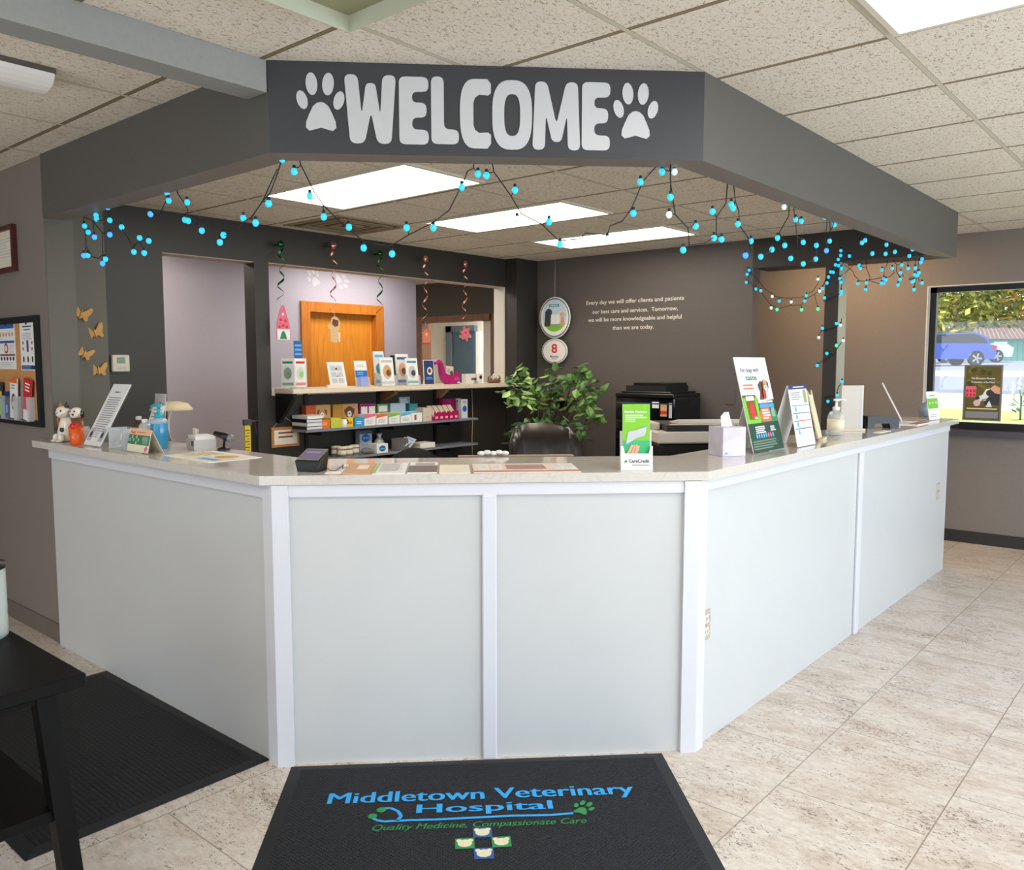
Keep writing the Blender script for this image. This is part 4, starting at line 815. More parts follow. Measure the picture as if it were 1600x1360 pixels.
outer = [(-.04, 0), (-.085, .03), (-.105, .075), (-.112, .125), (-.118, .17), (-.135, .185), (-.15, .182), (-.158, .168), (-.170, .172), (-.172, .19), (-.160, .205), (-.138, .21), (-.112, .198), (-.09, .172), (-.078, .13), (-.066, .095), (-.04, .085), (.0, .075), (.0, 0)]
b.prism(outer, 0, .045, mg); sub(o, b, 'curled_tail')
b = MB(); b.box(-.04, .10, .0, .055, 0, .072, mg, .003); b.T = frame((0, 0, 0), (1, 0, 0), (0, 0, 1)); b.poly([(.02, .065, EPS), (.10, .06, EPS), (.095, .10, EPS), (.06, .108, EPS), (.02, .09, EPS)], mg); lines(b, .035, .09, .06, 3, .01, .004, PINK, 2*EPS); b.quad(.065, .006, .095, .02, 2*EPS, white); sub(o, b, 'tray')
b = MB(); b.T = frame((.02, .035, .06), (1, 0, -.1), (.06, .15, 1)); b.box(-.05, .035, 0, .095, -.01, 0, mat('beige_leaflet', (214, 196, 178), .7)); lines(b, -.04, .0, .07, 3, .014, .006, TEAL, EPS); b.disc(.012, .035, .02, EPS, BROWN, 10, 1.2); sub(o, b, 'leaflets')
boxthing('white_box', 'low white carton with dark printed word right of magenta dispenser', 'box', put(740, 600, -5.08), HALF, .20, .05, .085, mat('white_carton', (224, 220, 212), .5), lambda b, w, h, z: b.quad(-w*.15, h*.35, w*.40, h*.6, z, mat('ink_rust_dark', (120, 80, 70))))
o = thing('small_camera', 'small white camera with a black round lens on the ledge', 'camera', put(751, 600, -5.03), HALF)
b = MB(); b.box(-.032, .032, 0, .028, .012, .092, white, .008); cbd = sub(o, b, 'body'); b = MB(); b.T = frame((0, 0, .056), (1, 0, 0), (0, 0, 1)); b.lathe([(.017, 0), (.016, .004)], black, 16); sub(cbd, b, 'lens'); b = MB(); b.box(-.028, .028, -.004, .034, 0, .012, white, .003); sub(o, b, 'foot')
o = thing('driftwood_figurine', 'brown driftwood nest figurine with pale birds at right end of the ledge', 'figurine', put(772, 599, -5.04), HALF)
dw = mat('driftwood', (120, 82, 56), .7, noise=.2); b = MB(); b.lathe([(.06, 0), (.085, .014), (.07, .03), (.04, .03)], dw, 12, sy=.5)
for k in range(9):
    a = k*.7; b.tube([(.05*math.cos(a), .025*math.sin(a), .02), (.075*math.cos(a+.3), .04*math.sin(a+.3), .04), (.07*math.cos(a+.5), .03*math.sin(a+.5), .065)], [.006, .005, .002], dw, 6)
sub(o, b, 'nest')
for x in (-.02, .035):
    b = MB(); b.ball((x, 0, .045), .018, cer, 10, 8, sz=1.3); b.ball((x+.008, -.008, .073), .012, cer, 10, 8); b.lathe([(.003, 0), (.0005, .01)], ORANGE, 6, (x+.02, -.01, .071)); sub(o, b, 'bird')

# ---- shelving under the ledge
ZA, ZB = 1.012, .79
shm = mat('blue_gray_shelf', (126, 130, 142), .4, noise=.03)
for z, y0, lb in ((ZA, 3.56, 'upper blue gray wall shelf holding colorful product cartons'), (ZB, 3.56, 'lower blue gray wall shelf holding jars and small boxes')):
    o = thing('wall_shelf', lb, 'shelf', (-5.1, 4.45, z)); b = MB(); b.box(-.1, .105, y0-4.45, .92, -.018, 0, shm, .002); sub(o, b, 'board')
    for yb in (3.72, 4.42, 5.05): b = MB(); b.box(-.098, .07, yb-4.45-.006, yb-4.45+.006, -.05, -.018, black); sub(o, b, 'bracket')
for y, lb in ((3.70, 'left black slotted rail under the ledge behind the shelves'), (4.40, 'middle black slotted rail under the ledge behind the shelves'), (5.03, 'right black slotted rail under the ledge behind the shelves')):
    b = MB(); b.box(-5.199, -5.188, y-.015, y+.015, .3, 1.27, black); tag(b.build('shelf_rail'), lb, 'shelf rail', 'slotted rails behind the shelves')
def sh(x, X, z): return V((X, at_x(x, 660, X).y, z))
def pbox(x0, x1, X, z, d, h, m, lb, deco=None, name='carton', cat='box', group='cartons on the upper shelf'):
    y0, y1 = at_x(x0, 655, X).y, at_x(x1, 655, X).y
    return boxthing(name, lb, cat, (X, (y0+y1)/2, z), HALF, abs(y1-y0)*.97, d, h, m, deco, group)
bookw = mat('white_book_pages', (220, 220, 224), .7)
for k, (m, w, lb) in enumerate(((black, .21, 'black book at the bottom of the stack on upper shelf'), (bookw, .20, 'white book second from bottom of the stack on upper shelf'), (black, .20, 'black book third from bottom of the stack on upper shelf'), (bookw, .19, 'white book on top of the stack on upper shelf'))):
    o = thing('book', lb, 'book', (-5.095, 3.64, ZA + .026*k), HALF + .05*(k % 2), 'books stacked on the upper shelf'); o.scale = (.8, 1, 1)
    b = MB(); b.box(-.088, .088, -.09, .085, 0, .003, m); b.box(-.088, .088, -.09, .085, .022, .025, m); b.box(-.088, -.085, -.09, .085, .003, .022, m); sub(o, b, 'cover'); b = MB(); b.box(-.085, .084, -.087, .082, .003, .022, bookw if k < 3 else paper); sub(o, b, 'pages')
def d_dogbox(c1, fur):
    def f(b, w, h, z): b.quad(-w*.1, h*.3, w*.5, h, z, TAN); dog_face(b, w*.15, h*.62, w*.17, z+EPS, fur, BROWN, paper); b.quad(-w*.5, 0, w*.5, h*.28, z, c1)
    return f
def d_sale(c):
    def f(b, w, h, z): b.poly([(-w*.5, h*.62, z), (w*.5, h*.8, z), (w*.5, h, z), (-w*.5, h, z)], c); lines(b, -w*.35, w*.35, h*.5, 3, h*.13, h*.06, LGREY, z)
    return f
pbox(478, 517, -5.13, ZA, .06, .17, mat('orange_carton', (196, 88, 40), .5), 'tall orange carton with a dog photo behind the orange tray', d_dogbox(ORANGE, TAN))
pbox(502, 515, -5.02, ZA, .06, .065, ORANGE, 'small bright orange open tray at front of upper shelf', lambda b, w, h, z: lines(b, -w*.3, w*.3, h*.7, 2, h*.2, h*.1, YEL, z), 'tray')
pbox(517, 533, -5.02, ZA, .10, .075, mat('yellow_green_card', (196, 200, 60), .5), 'small yellow green open tray at front of upper shelf', None, 'tray')
pbox(520, 560, -5.13, ZA, .06, .168, mat('amber_carton', (190, 140, 52), .5), 'tall amber carton with a brown dog photo on upper shelf', d_dogbox(YEL, BROWN))
o = thing('white_cup', 'small white cup with a black handle at front of upper shelf', 'cup', sh(537, -5.02, ZA), HALF); b = MB(); b.lathe([(.024, 0), (.026, .004), (.022, .06), (.019, .06), (.02, .006)], white, 14); sub(o, b, 'body'); b = MB(); b.tube([(.02, 0, .05), (.04, 0, .055), (.042, 0, .03), (.022, 0, .02)], .004, black); sub(o, b, 'handle')
pbox(542, 552, -5.02, ZA, .05, .07, YEL, 'narrow yellow carton beside the white cup on upper shelf', lambda b, w, h, z: b.quad(-w*.3, h*.3, w*.3, h*.6, z, ORANGE))
pbox(554, 569, -5.02, ZA, .06, .065, mat('cyan_card', (40, 160, 214), .5), 'small cyan open tray at front of upper shelf', lambda b, w, h, z: lines(b, -w*.3, w*.3, h*.6, 2, h*.2, h*.1, paper, z), 'tray')
pbox(562, 588, -5.13, ZA, .055, .165, mat('plum_carton', (150, 40, 100), .5), 'plum carton with two white labels behind the pink white tray', lambda b, w, h, z: (b.quad(-w*.42, h*.45, -w*.04, h*.85, z, paper), b.quad(w*.06, h*.45, w*.44, h*.85, z, paper)))
pbox(569, 587, -5.02, ZA, .085, .088, paper, 'white tray with pink slanted band on upper shelf', d_sale(PINK), 'tray')
pbox(588, 606, -5.02, ZA, .085, .085, paper, 'white tray with coral slanted band on upper shelf', d_sale(ORANGE), 'tray')
pbox(590, 607, -5.13, ZA, .055, .155, mat('leaf_green_carton', (110, 160, 110), .5), 'pale green carton standing behind the coral banded tray', lambda b, w, h, z: b.quad(-w*.4, h*.6, w*.4, h*.9, z, paper))
pbox(608, 625, -5.02, ZA, .085, .085, paper, 'white tray with lime slanted band on upper shelf', d_sale(LIME), 'tray')
pbox(626, 643, -5.02, ZA, .085, .085, paper, 'white tray with sky blue slanted band on upper shelf', d_sale(SKY), 'tray')
pbox(610, 634, -5.13, ZA, .05, .155, mat('pale_blue_carton', (176, 200, 214), .5), 'pale blue carton standing behind the lime and blue trays', None)
pbox(624, 641, -5.184, ZA, .013, .20, mat('slate_blue_carton', (140, 170, 190), .5), 'slanted slate blue box rising highest at back of upper shelf', lambda b, w, h, z: lines(b, -w*.4, w*.4, h*.92, 3, h*.06, h*.03, paper, z))
pbox(643, 660, -5.02, ZA, .085, .085, paper, 'white tray with teal edge and small brown picture on upper shelf', lambda b, w, h, z: (b.quad(-w*.5, h*.9, w*.5, h, z, TEAL), b.quad(-w*.25, h*.2, -w*.05, h*.7, z, mat('ink_brick', (160, 70, 60)))), 'tray')
pbox(640, 653, -5.13, ZA, .05, .145, TEAL, 'teal carton behind the teal edged tray on upper shelf', None)
pbox(661, 675, -5.03, ZA, .14, .11, mat('beige_carton', (206, 192, 172), .6), 'plain beige carton between teal and magenta trays', lambda b, w, h, z: b.quad(-w*.1, h*.3, w*.1, h*.36, z, ORANGE))
o = thing('blister_tray', 'magenta display tray with scalloped front full of beige sachets', 'tray', sh(698, -5.0, ZA), HALF)
b = MB(); wv = .145; pts = [(-wv, 0), (wv, 0)]
for k in range(5):
    xk = wv - .058*k; pts += [(xk, .07), (xk-.012, .078), (xk-.029, .06), (xk-.046, .078)]
pts += [(-wv, .07)]; b.T = frame((0, .003, 0), (1, 0, 0), (0, 0, 1)); b.prism(pts, 0, .003, mat('crimson_card', (168, 22, 84), .4))
for k in range(5): b.quad(-wv+.012+.058*k, .015, -wv+.042+.058*k, .035, .004, mat('ink_rose', (240, 170, 190)))
b.T = M.Identity(4); b.box(-wv, wv, .003, .12, 0, .03, mg); sub(o, b, 'tray')
b = MB()
for k in range(5): b.T = frame((-wv+.03+.058*k, .02, .03), (1, 0, 0), (.25, .55, .62)); b.box(-.024, .024, 0, .12, 0, .004, MATS['beige_carton'])
sub(o, b, 'sachets')
pbox(692, 721, -5.14, ZA, .05, .17, mg, 'tall magenta carton behind the magenta scalloped tray', lambda b, w, h, z: (b.quad(w*.2, h*.1, w*.5, h, z, paper), b.quad(w*.25, h*.8, w*.45, h*.92, z+EPS, INK)))
pbox(721, 731, -5.05, ZA, .05, .165, mat('white_blue_carton', (216, 220, 230), .5), 'narrow white carton with a blue seal at right end of upper shelf', lambda b, w, h, z: (b.disc(0, h*.5, w*.36, z, BLUE, 12), lines(b, -w*.3, w*.3, h*.9, 2, h*.08, h*.03, NAVY, z)))
# lower shelf
o0 = None
for k, (x, X, lb) in enumerate(((525, -5.10, 'leftmost of the four squat cream jars'), (534, -5.02, 'second from left of the four squat cream jars'), (544, -5.02, 'third from left of the four squat cream jars'), (554, -5.06, 'rightmost of the four squat cream jars'))):
    if o0 is None:
        o = o0 = thing('squat_jar', lb, 'jar', (0, 0, 0), 0, 'cream jars on the lower shelf')
        b = MB(); b.lathe([(.030, 0), (.036, .006), (.036, .05), (.032, .058)], cer, 18); sub(o, b, 'body'); b = MB(); b.lathe([(.0366, .006), (.0366, .022)], mat('ink_moss', (110, 116, 84), .6), 18); sub(o, b, 'label_band'); b = MB(); b.lathe([(.037, .056), (.037, .074), (.034, .078)], mat('cream_lid', (226, 214, 196), .4), 18); b.lathe([(.0372, .054), (.0372, .060)], BROWN, 18); sub(o, b, 'lid')
    else: o = copy_tree(o0)
    o['label'] = lb; o.location = (X, at_x(x, 705, X).y, ZB)
LG = 'boxes on the lower shelf'
def pb2(*a, **k): return pbox(*a, group=LG, **k)
pb2(561, 581, -5.12, ZB, .05, .175, mat('gray_blue_carton', (168, 180, 196), .5), 'tall gray carton with a blue crest on lower shelf', lambda b, w, h, z: (b.quad(-w*.5, h*.85, w*.5, h, z, mat('ink_slate', (70, 84, 100))), b.disc(0, h*.66, w*.33, z, BLUE, 12, .8), b.quad(-w*.25, h*.62, w*.25, h*.7, z+EPS, SKY)))
pb2(588, 606, -5.0, ZB, .12, .072, paper, 'low white open box with blue crest at front of lower shelf', lambda b, w, h, z: (b.disc(0, h*.5, w*.3, z, BLUE, 12, .7), b.quad(-w*.2, h*.4, w*.2, h*.55, z+EPS, SKY)))
o = thing('foil_bag', 'crumpled silver foil pouch on lower shelf beside the blue crest box', 'pouch', sh(592, -5.145, ZB), HALF)
b = MB(); foil = mat('silver_foil', (206, 204, 204), .3, .4); b.ball((0, 0, .05), .05, foil, 9, 7, sy=.7, sz=1.3); b.lathe([(.03, .09), (.015, .115), (.028, .14)], foil, 7); sub(o, b, 'body')
o = thing('plastic_bags', 'gray clear plastic bag bundle on lower shelf right of the jars', 'plastic bag', sh(572, -5.03, ZB), HALF)
b = MB(); pl = mat('gray_film', (130, 126, 128), .2, alpha=.7); b.ball((0, 0, .025), .042, pl, 9, 6, sx=1.3, sz=.6); b.ball((.03, -.02, .02), .026, pl, 8, 6, sz=.7); sub(o, b, 'body')
o = thing('paper_sorter', 'small upright sorter with folded white leaflets on lower shelf', 'sorter', sh(638, -5.02, ZB), HALF)
b = MB()
for k in range(6): b.box(-.095+.018*k, -.092+.018*k, 0, .10, 0, .095, mat('gray_sorter', (150, 146, 146), .5))
b.box(-.095, .06, 0, .1, 0, .004, GREY); sub(o, b, 'sorter_rack')
for k, a in enumerate((.35, .7)):
    b = MB(); b.T = frame((.0+.05*k, .0, .045), (math.cos(a), 0, math.sin(a)), (0, .9, .45)); b.box(-.045, .05, 0, .09, 0, .002, mat('pale_blue_paper', (206, 212, 228), .7)); b.quad(-.03, .02, .03, .06, .0025, SKY); sub(o, b, 'leaflet')
o = thing('open_tray', 'low white divided tray at right part of lower shelf', 'tray', sh(668, -5.0, ZB), HALF)
b = MB(); b.box(-.085, .085, 0, .12, 0, .004, paper); b.box(-.085, .085, 0, .003, 0, .045, paper); b.box(-.085, .085, .117, .12, 0, .045, cream); b.box(-.085, -.082, .003, .117, 0, .045, cream); b.box(.082, .085, .003, .117, 0, .045, cream); b.box(-.01, -.007, .003, .117, 0, .045, cream); sub(o, b, 'tray')
b = MB(); b.tube([(-5.196, 5.50, 1.27), (-5.19, 5.505, 1.0), (-5.195, 5.50, .8), (-5.19, 5.505, .5)], .005, mat('beige_cable', (170, 158, 130), .5)); tag(b.build('hanging_cable'), 'beige cable hanging down dark wall below right end of the ledge', 'cable')
# wooden hanging sign and yellow ruler near the doorway
o = thing('hanging_sign', 'small oak framed sign on twine hanging from a hook on the pillar', 'sign', (-5.199, 3.53, .985), HALF)
b = MB(); b.box(-.135, .10, -.018, 0, -.10, .045, wood_material('light_oak', (170, 112, 56), (196, 140, 80), .5), .003); wfr = sub(o, b, 'wooden_frame'); b = MB(); b.T = frame((0, -.0185, 0), (1, 0, 0), (0, 0, 1)); b.quad(-.115, -.08, .08, .025, 0, cream); lines(b, -.08, .05, .01, 2, .03, .012, BROWN, EPS); sub(wfr, b, 'printed_panel')
b = MB(); b.tube([(-.12, -.01, .045), (-.03, -.012, .125), (.085, -.01, .045)], .003, mat('twine', (176, 156, 120), .8)); sub(o, b, 'twine'); b = MB(); b.tube([(-.03, 0, .12), (-.03, -.02, .12), (-.03, -.024, .132)], .005, white); b.box(-.045, -.015, -.004, 0, .10, .145, white); sub(o, b, 'hook')
o = thing('measuring_tape', 'yellow ruler with black marks under a black arm in left doorway', 'ruler', (-5.21, 3.215, .7), HALF)
b = MB(); b.box(-.022, .022, -.01, 0, 0, .36, mat('ruler_yellow', (226, 204, 40), .5)); rul = sub(o, b, 'ruler')
b = MB(); b.T = frame((0, -.0102, 0), (1, 0, 0), (0, 0, 1))
for k in range(16): b.quad(-.022 if k % 2 else -.008, .02+.02*k, .012, .026+.02*k, EPS, INK)
sub(rul, b, 'marks'); b = MB(); b.box(-.03, .03, -.018, .004, .36, .40, mat('gunmetal', (90, 90, 92), .35, .6)); b.tube([(.03, -.005, .385), (.085, -.005, .385)], .006, MATS['gunmetal']); b.tube([(.06, -.005, .38), (.07, -.005, .28), (.075, -.005, .05)], .006, black); b.box(-.03, .08, -.01, .01, -.7, .0, black); sub(o, b, 'arm')

# ------------------------------------------------------------------ furniture and machines behind the counter
leather = mat('brown_black_leather', (36, 28, 25), .3, noise=.15, scale=25, bump=.15); mesh_f = mat('black_mesh', (14, 14, 15), .9)
def office_chair(name, label, loc, rz, zt, w, hb, fabric, plump, arms):
    o = thing(name, label, 'chair', loc, rz); zs = zt - hb - .05
    b = MB(); n = 9; m_ = 6; vs = []; fs = []
    for side in (0, 1):
        for j in range(m_+1):
            v = j/m_; z = zs + .05 + hb*v; ww = w*(.86 + .14*math.sin(PI*min(1, v*1.3)*.5)) * (1 if v < .82 else math.sqrt(max(.0, 1-((v-.82)/.18)**2*(.25 if arms else .55))))
            for i in range(n+1):
                u = i/n*2-1; edge = (1-abs(u)**4)*(1-abs(2*v-1)**6)
                y = .06*u*u*-1 + .10*v*v + (plump*edge*.9+.012 if side else -plump*edge*.5)
                zz = z - ((.05*hb*u**4 + .02*hb*u if arms else .10*hb*u*u) if v > .82 else 0)*((v-.82)/.18 if v > .82 else 0)
                vs.append((u*ww/2, y, zz))
    N = (n+1)*(m_+1)
    for j in range(m_):
        for i in range(n):
            a = j*(n+1)+i; fs += [(a, a+1, a+n+2, a+n+1), (N+a, N+a+n+1, N+a+n+2, N+a+1)]
    for i in range(n): fs += [(i, N+i, N+i+1, i+1), (m_*(n+1)+i, m_*(n+1)+i+1, N+m_*(n+1)+i+1, N+m_*(n+1)+i)]
    for j in range(m_):
        a = j*(n+1); c = a+n; fs += [(a, a+n+1, N+a+n+1, N+a), (c, N+c, N+c+n+1, c+n+1)]
    b.add(vs, fs, fabric, True); sub(o, b, 'backrest')
    b = MB(); b.box(-w*.5, w*.5, -.46, .0, zs-.06, zs+.02, fabric, .03); sub(o, b, 'seat')
    b = MB(); b.tube([(0, -.2, .10), (0, -.2, zs-.06)], .028, darkmetal, 10); b.box(-.03, .03, -.2, .06, zs-.08, zs-.06, darkmetal); b.box(-.03, .03, .03, .06, zs-.08, zs+.2, darkmetal); sub(o, b, 'gas_column')
    for k in range(5):
        a = 2*PI*k/5; b = MB(); b.tube([(0, -.2, .10), (.28*math.cos(a), -.2+.28*math.sin(a), .065)], [.025, .016], black, 8); b.ball((.28*math.cos(a), -.2+.28*math.sin(a), .028), .028, black, 10, 6); sub(o, b, 'base_leg')
    if arms:
        for s_ in (-1, 1):
            b = MB(); b.tube([(s_*w*.47, .0, zs+.06), (s_*w*.52, -.02, zs+.06+hb*.5), (s_*w*.5, .03, zs+.05+hb*.80), (s_*w*.42, .08, zs+.05+hb*.93)], [.03, .045, .045, .03], fabric, 10); sub(o, b, 'side_bolster')
            b = MB(); b.tube([(s_*w*.5, -.05, zs-.03), (s_*(w*.5+.06), -.08, zs+.10), (s_*(w*.5+.06), -.10, zs+.2)], .016, black, 8); b.box(s_*(w*.5+.06)-.035, s_*(w*.5+.06)+.035, -.32, .0, zs+.2, zs+.235, fabric, .015); sub(o, b, 'armrest')
    return o
p = at_depth(855, 672, 5.15)
office_chair('leather_chair', 'brown black leather high-back office chair in front of the leafy plant', (p.x, p.y, 0), R45+.35, p.z+.035, .40, .60, leather, .085, True)
p = at_depth(648, 700, 5.75)
office_chair('mesh_chair', 'black mesh task chair with a rounded back below the lower shelf', (p.x, p.y, 0), R45+.1, p.z-.01, .40, .44, mesh_f, .02, False)
p0, p1 = at_plane(716, 712, (0, 5.09, 0), (s2, -s2, 0)), at_plane(896, 712, (0, 5.09, 0), (s2, -s2, 0)); dzm = (p0.z+p1.z)/2 - 1.116
mc = (p0+p1)/2; mw = (p1-p0).length
mo = thing('monitor', 'back-turned black computer monitor just above the front counter edge', 'monitor', (mc.x, mc.y, .74+dzm), R45)
b = MB(); b.box(-mw/2, mw/2, -.012, .03, .12, .372, black, .004); b.box(-mw/2, mw/2, -.014, .032, .368, .376, mat('tan_monitor_edge', (150, 122, 98), .4)); sub(mo, b, 'housing')
b = MB(); b.box(-.03, .03, -.035, -.012, -dzm+.012, .3, black); sub(mo, b, 'stand_neck'); b = MB(); b.box(-.12, .12, -.04, .10, -dzm+.001, -dzm+.012, black); sub(mo, b, 'stand_foot'); b = MB(); b.box(-mw/2+.012, mw/2-.012, .03, .0315, .13, .36, mat('dark_screen', (10, 12, 16), .1)); sub(mo, b, 'screen')
b = MB(); tq = mw*.0; b.T = frame((0, 0, 0), (1, 0, 0), (0, 1, 0))
for k in range(5): b.ball((-.05+.026*k, 0, .008+.004*(k % 2)), .018, paper, 8, 6, sz=.6)
o = b.build('crumpled_tissue'); pp = at_z(764, 708, 1.118); o.location = (mc.x-.080, mc.y-.064, 1.117+dzm); o.rotation_euler = (0, 0, R45); tag(o, 'crumpled white tissue lying on top of the monitor', 'tissue')
# copier
cp = thing('copier', 'tall glossy black copier with stickers standing at the charcoal rear wall', 'copier', (-3.53, 5.76, 0), 0); cp.scale = (.76, .9, .985)
gl = mat('glossy_black', (12, 14, 20), .08, spec=.6); 
b = MB(); b.box(-.36, .36, -.02, .46, .02, 1.24, gl, .01); cab_ = sub(cp, b, 'cabinet')
b = MB(); b.box(-.355, .355, -.03, .46, 1.24, 1.27, black, .005); b.box(-.30, .30, .0, .46, 1.27, 1.285, black, .004); sub(cp, b, 'lid')
b = MB(); b.prism([(-.27, .04), (.22, .04), (.22, .44), (-.27, .44)], 1.285, 1.33, blackm); b.prism([(-.22, .10), (.20, .10), (.20, .44), (-.22, .44)], 1.33, 1.352, black); sub(cp, b, 'document_feeder')
b = MB(); b.box(-.34, .34, -.024, -.02, 1.185, 1.195, mat('chrome_strip', (90, 110, 150), .2, .6)); sub(cab_, b, 'trim_strip')
for (x0, x1, z0, z1, m_, lb) in ((.10, .18, 1.155, 1.205, paper, 'plain white sticker'), (.20, .275, 1.09, 1.19, TAN, 'tan and red sticker'), (.30, .335, 1.08, 1.20, LGREY, 'pale gray strip sticker')):
    b = MB(); b.box(x0, x1, -.0225, -.02, z0, z1, m_)
    if m_ is TAN: b.box(x0, x1, -.0235, -.0225, z0+.02, z0+.045, RED)
    sub(cab_, b, 'sticker', lb)
# white printer on a stand
cp2 = at_depth(1072, 690, 4.55)
pr = thing('desk_printer', 'white flatbed printer with raised lid behind the right counter', 'printer', (-2.13, 4.11, .815), R45)
wp = mat('ivory_plastic', (214, 204, 190), .45)
b = MB(); b.box(-.27, .27, 0, .38, -.075, .245, black, .01); sub(pr, b, 'lower_body')
b = MB(); b.box(-.275, .275, -.01, .38, .245, .310, wp, .008); b.box(-.22, .26, .0, .37, .310, .345, black); b.box(.02, .06, -.012, -.01, .272, .288, mat('gray_badge', (120, 112, 106), .4)); sbed = sub(pr, b, 'scanner_bed')
b = MB(); b.T = frame((0, .38, .33), (1, 0, 0), (0, -1, .14)); b.box(-.20, .28, .0, .36, .03, .055, wp, .006); b.box(-.14, .26, .05, .30, -.0, .03, wp, .006); sub(sbed, b, 'lid')
b = MB(); b.box(-.265, -.225, .12, .34, .31, .35, wp, .006); sub(sbed, b, 'hinge')
# corner plant
lf = [mat('leaf_green', (92, 132, 62), .45, noise=.25, scale=14), mat('leaf_light_green', (140, 172, 98), .45, noise=.25, scale=14), mat('leaf_dark_green', (58, 96, 52), .45, noise=.25, scale=14)]
bark = mat('bark_brown', (84, 62, 44), .8, noise=.2)
plant = thing('ficus_plant', 'leafy green ficus in the corner behind the leather chair', 'plant', (-4.70, 5.93, 0))
b = MB(); b.lathe([(.11, 0), (.13, .01), (.16, .28), (.15, .30), (.13, .29)], mat('dark_planter', (50, 42, 38), .6), 20); b.lathe([(.001, .27), (.135, .275)], bark, 16); sub(plant, b, 'pot')
b = MB(); L0 = V(plant.location)
centers = []
for (x, y, D, n, lt) in ((812, 592, 6.75, 30, 1), (806, 612, 6.7, 30, 1), (824, 625, 6.8, 22, 1), (838, 606, 7.0, 24, 0), (868, 588, 7.15, 14, 0), (886, 600, 7.1, 26, 0), (912, 582, 7.15, 24, 0), (922, 604, 7.1, 26, 0), (928, 622, 7.0, 20, 0), (905, 622, 6.95, 24, 0), (860, 612, 7.1, 20, 2), (845, 628, 7.0, 20, 0), (912, 645, 6.9, 22, 0), (936, 655, 6.85, 14, 0), (852, 655, 6.95, 20, 0), (866, 664, 6.9, 12, 2), (806, 672, 6.85, 12, 2), (822, 668, 6.9, 12, 0), (800, 692, 6.8, 10, 2), (885, 655, 7.0, 14, 2), (925, 668, 6.8, 10, 2), (796, 600, 6.7, 10, 1)):
    centers.append((at_depth(x, y, D) - L0, n, lt))
for c, n, lt in centers: b.tube([(0, 0, .28), (c.x*.25, c.y*.25, .75), (c.x*.7, c.y*.7, c.z*.93), tuple(c)], [.012, .009, .005, .003], bark, 5)
brn = sub(plant, b, 'branches')
b = MB()
for c, n, lt in centers:
    for k in range(int(n*.85)):
        p = c + V((random.gauss(0, .055), random.gauss(0, .05), random.gauss(0, .05)))
        if p.z + 0 < .35: continue
        p.y = min(p.y, .25); p.x = min(.74, max(p.x, -.22))
        d = V((random.gauss(0, 1)+.4, random.gauss(0, 1)-.5, random.gauss(0, .6)-.5)).normalized(); w_ = d.cross(V((random.gauss(0, .5), random.gauss(0, .5), 1))).normalized(); nn = d.cross(w_)
        L = random.uniform(.07, .115); wd = L*.31
        pts = [p, p+d*L*.35+w_*wd+nn*.006, p+d*L*.72+w_*wd*.72, p+d*L-nn*.008, p+d*L*.72-w_*wd*.72, p+d*L*.35-w_*wd+nn*.006, p+d*L*.5-nn*.007]
        m_ = lf[lt] if random.random() < .65 else lf[random.randrange(3)]
        b.add([tuple(q) for q in pts], [(0, 1, 6), (1, 2, 6), (2, 3, 6), (3, 4, 6), (4, 5, 6), (5, 0, 6)], m_)
sub(brn, b, 'foliage')
o = thing('corner_shelf', 'small tan wooden corner board among the ficus leaves', 'shelf', (-4.72, 6.279, 1.17))
b = MB(); b.box(-.17, .15, -.16, 0, -.018, 0, wood_material('tan_board', (186, 140, 86), (214, 170, 112), .5)); sub(o, b, 'board'); b = MB(); b.box(-.01, .01, -.12, 0, -.10, -.018, black); sub(o, b, 'bracket')
# hanging round signs
o = thing('hanging_oval_sign', 'white oval hanging sign with pets above a round red 8 Months disc', 'sign', (-4.80, 6.215, 1.915), .12)
b = MB(); b.T = frame((0, 0, 0), (1, 0, 0), (0, 0, 1)); b.lathe([(.168, -.004), (.170, 0), (.168, .004)], paper, 40, sy=1.13)
b.disc(0, 0, .160, .0046, mat('ink_steel', (110, 118, 124), .5), 40, 1.14); b.disc(0, -.0, .150, .0052, paper, 40, 1.12); b.disc(0, .018, .132, .0058, mat('ink_pale_sky', (196, 214, 226), .6), 32, 1.12)
b.poly([(.132*math.cos(t), .018+.148*math.sin(t), .0064) for t in [PI*(1.16+.68*k/12) for k in range(13)]], LIME)
b.quad(-.06, .10, .05, .125, .0064, TEAL); b.quad(-.045, .109, .035, .116, .007, paper)
b.poly([(-.11, -.08, .007), (-.045, -.08, .007), (-.035, .04, .007), (-.06, .07, .007), (-.10, .06, .007)], INK); b.disc(-.06, .05, .035, .0072, INK, 12); b.quad(-.035, -.07, .055, .03, .007, white); b.poly([(.06, -.08, .007), (.115, -.07, .007), (.10, .0, .007), (.075, .02, .007)], TAN); b.disc(.085, .025, .026, .0072, SKIN, 10); b.quad(-.05, -.075, .06, -.06, .0076, GREY); sub(o, b, 'oval_panel')
b = MB(); b.T = frame((0, 0, -.312), (1, 0, 0), (0, 0, 1)); b.lathe([(.139, -.004), (.141, 0), (.139, .004)], paper, 36, sy=.83*1.0+.0); b.disc(0, 0, .131, .0046, mat('ink_ring', (150, 146, 140), .5), 36, .83); b.disc(0, 0, .122, .0052, mat('paper_warm', (236, 230, 222), .6), 36, .83)
b.text('8', 0, .028, .085, .006, RED, .062, .03); b.text('Months', 0, -.048, .022, .006, INK, .09, .03); b.quad(-.03, -.074, .03, -.068, .006, GREY); sub(o, b, 'round_panel')
b = MB(); b.tube([(0, 0, -.195), (0, 0, -.19)], .002, LGREY); b.tube([(0, 0, .19), (0, 0, .546)], .0015, LGREY); sub(o, b, 'cord')
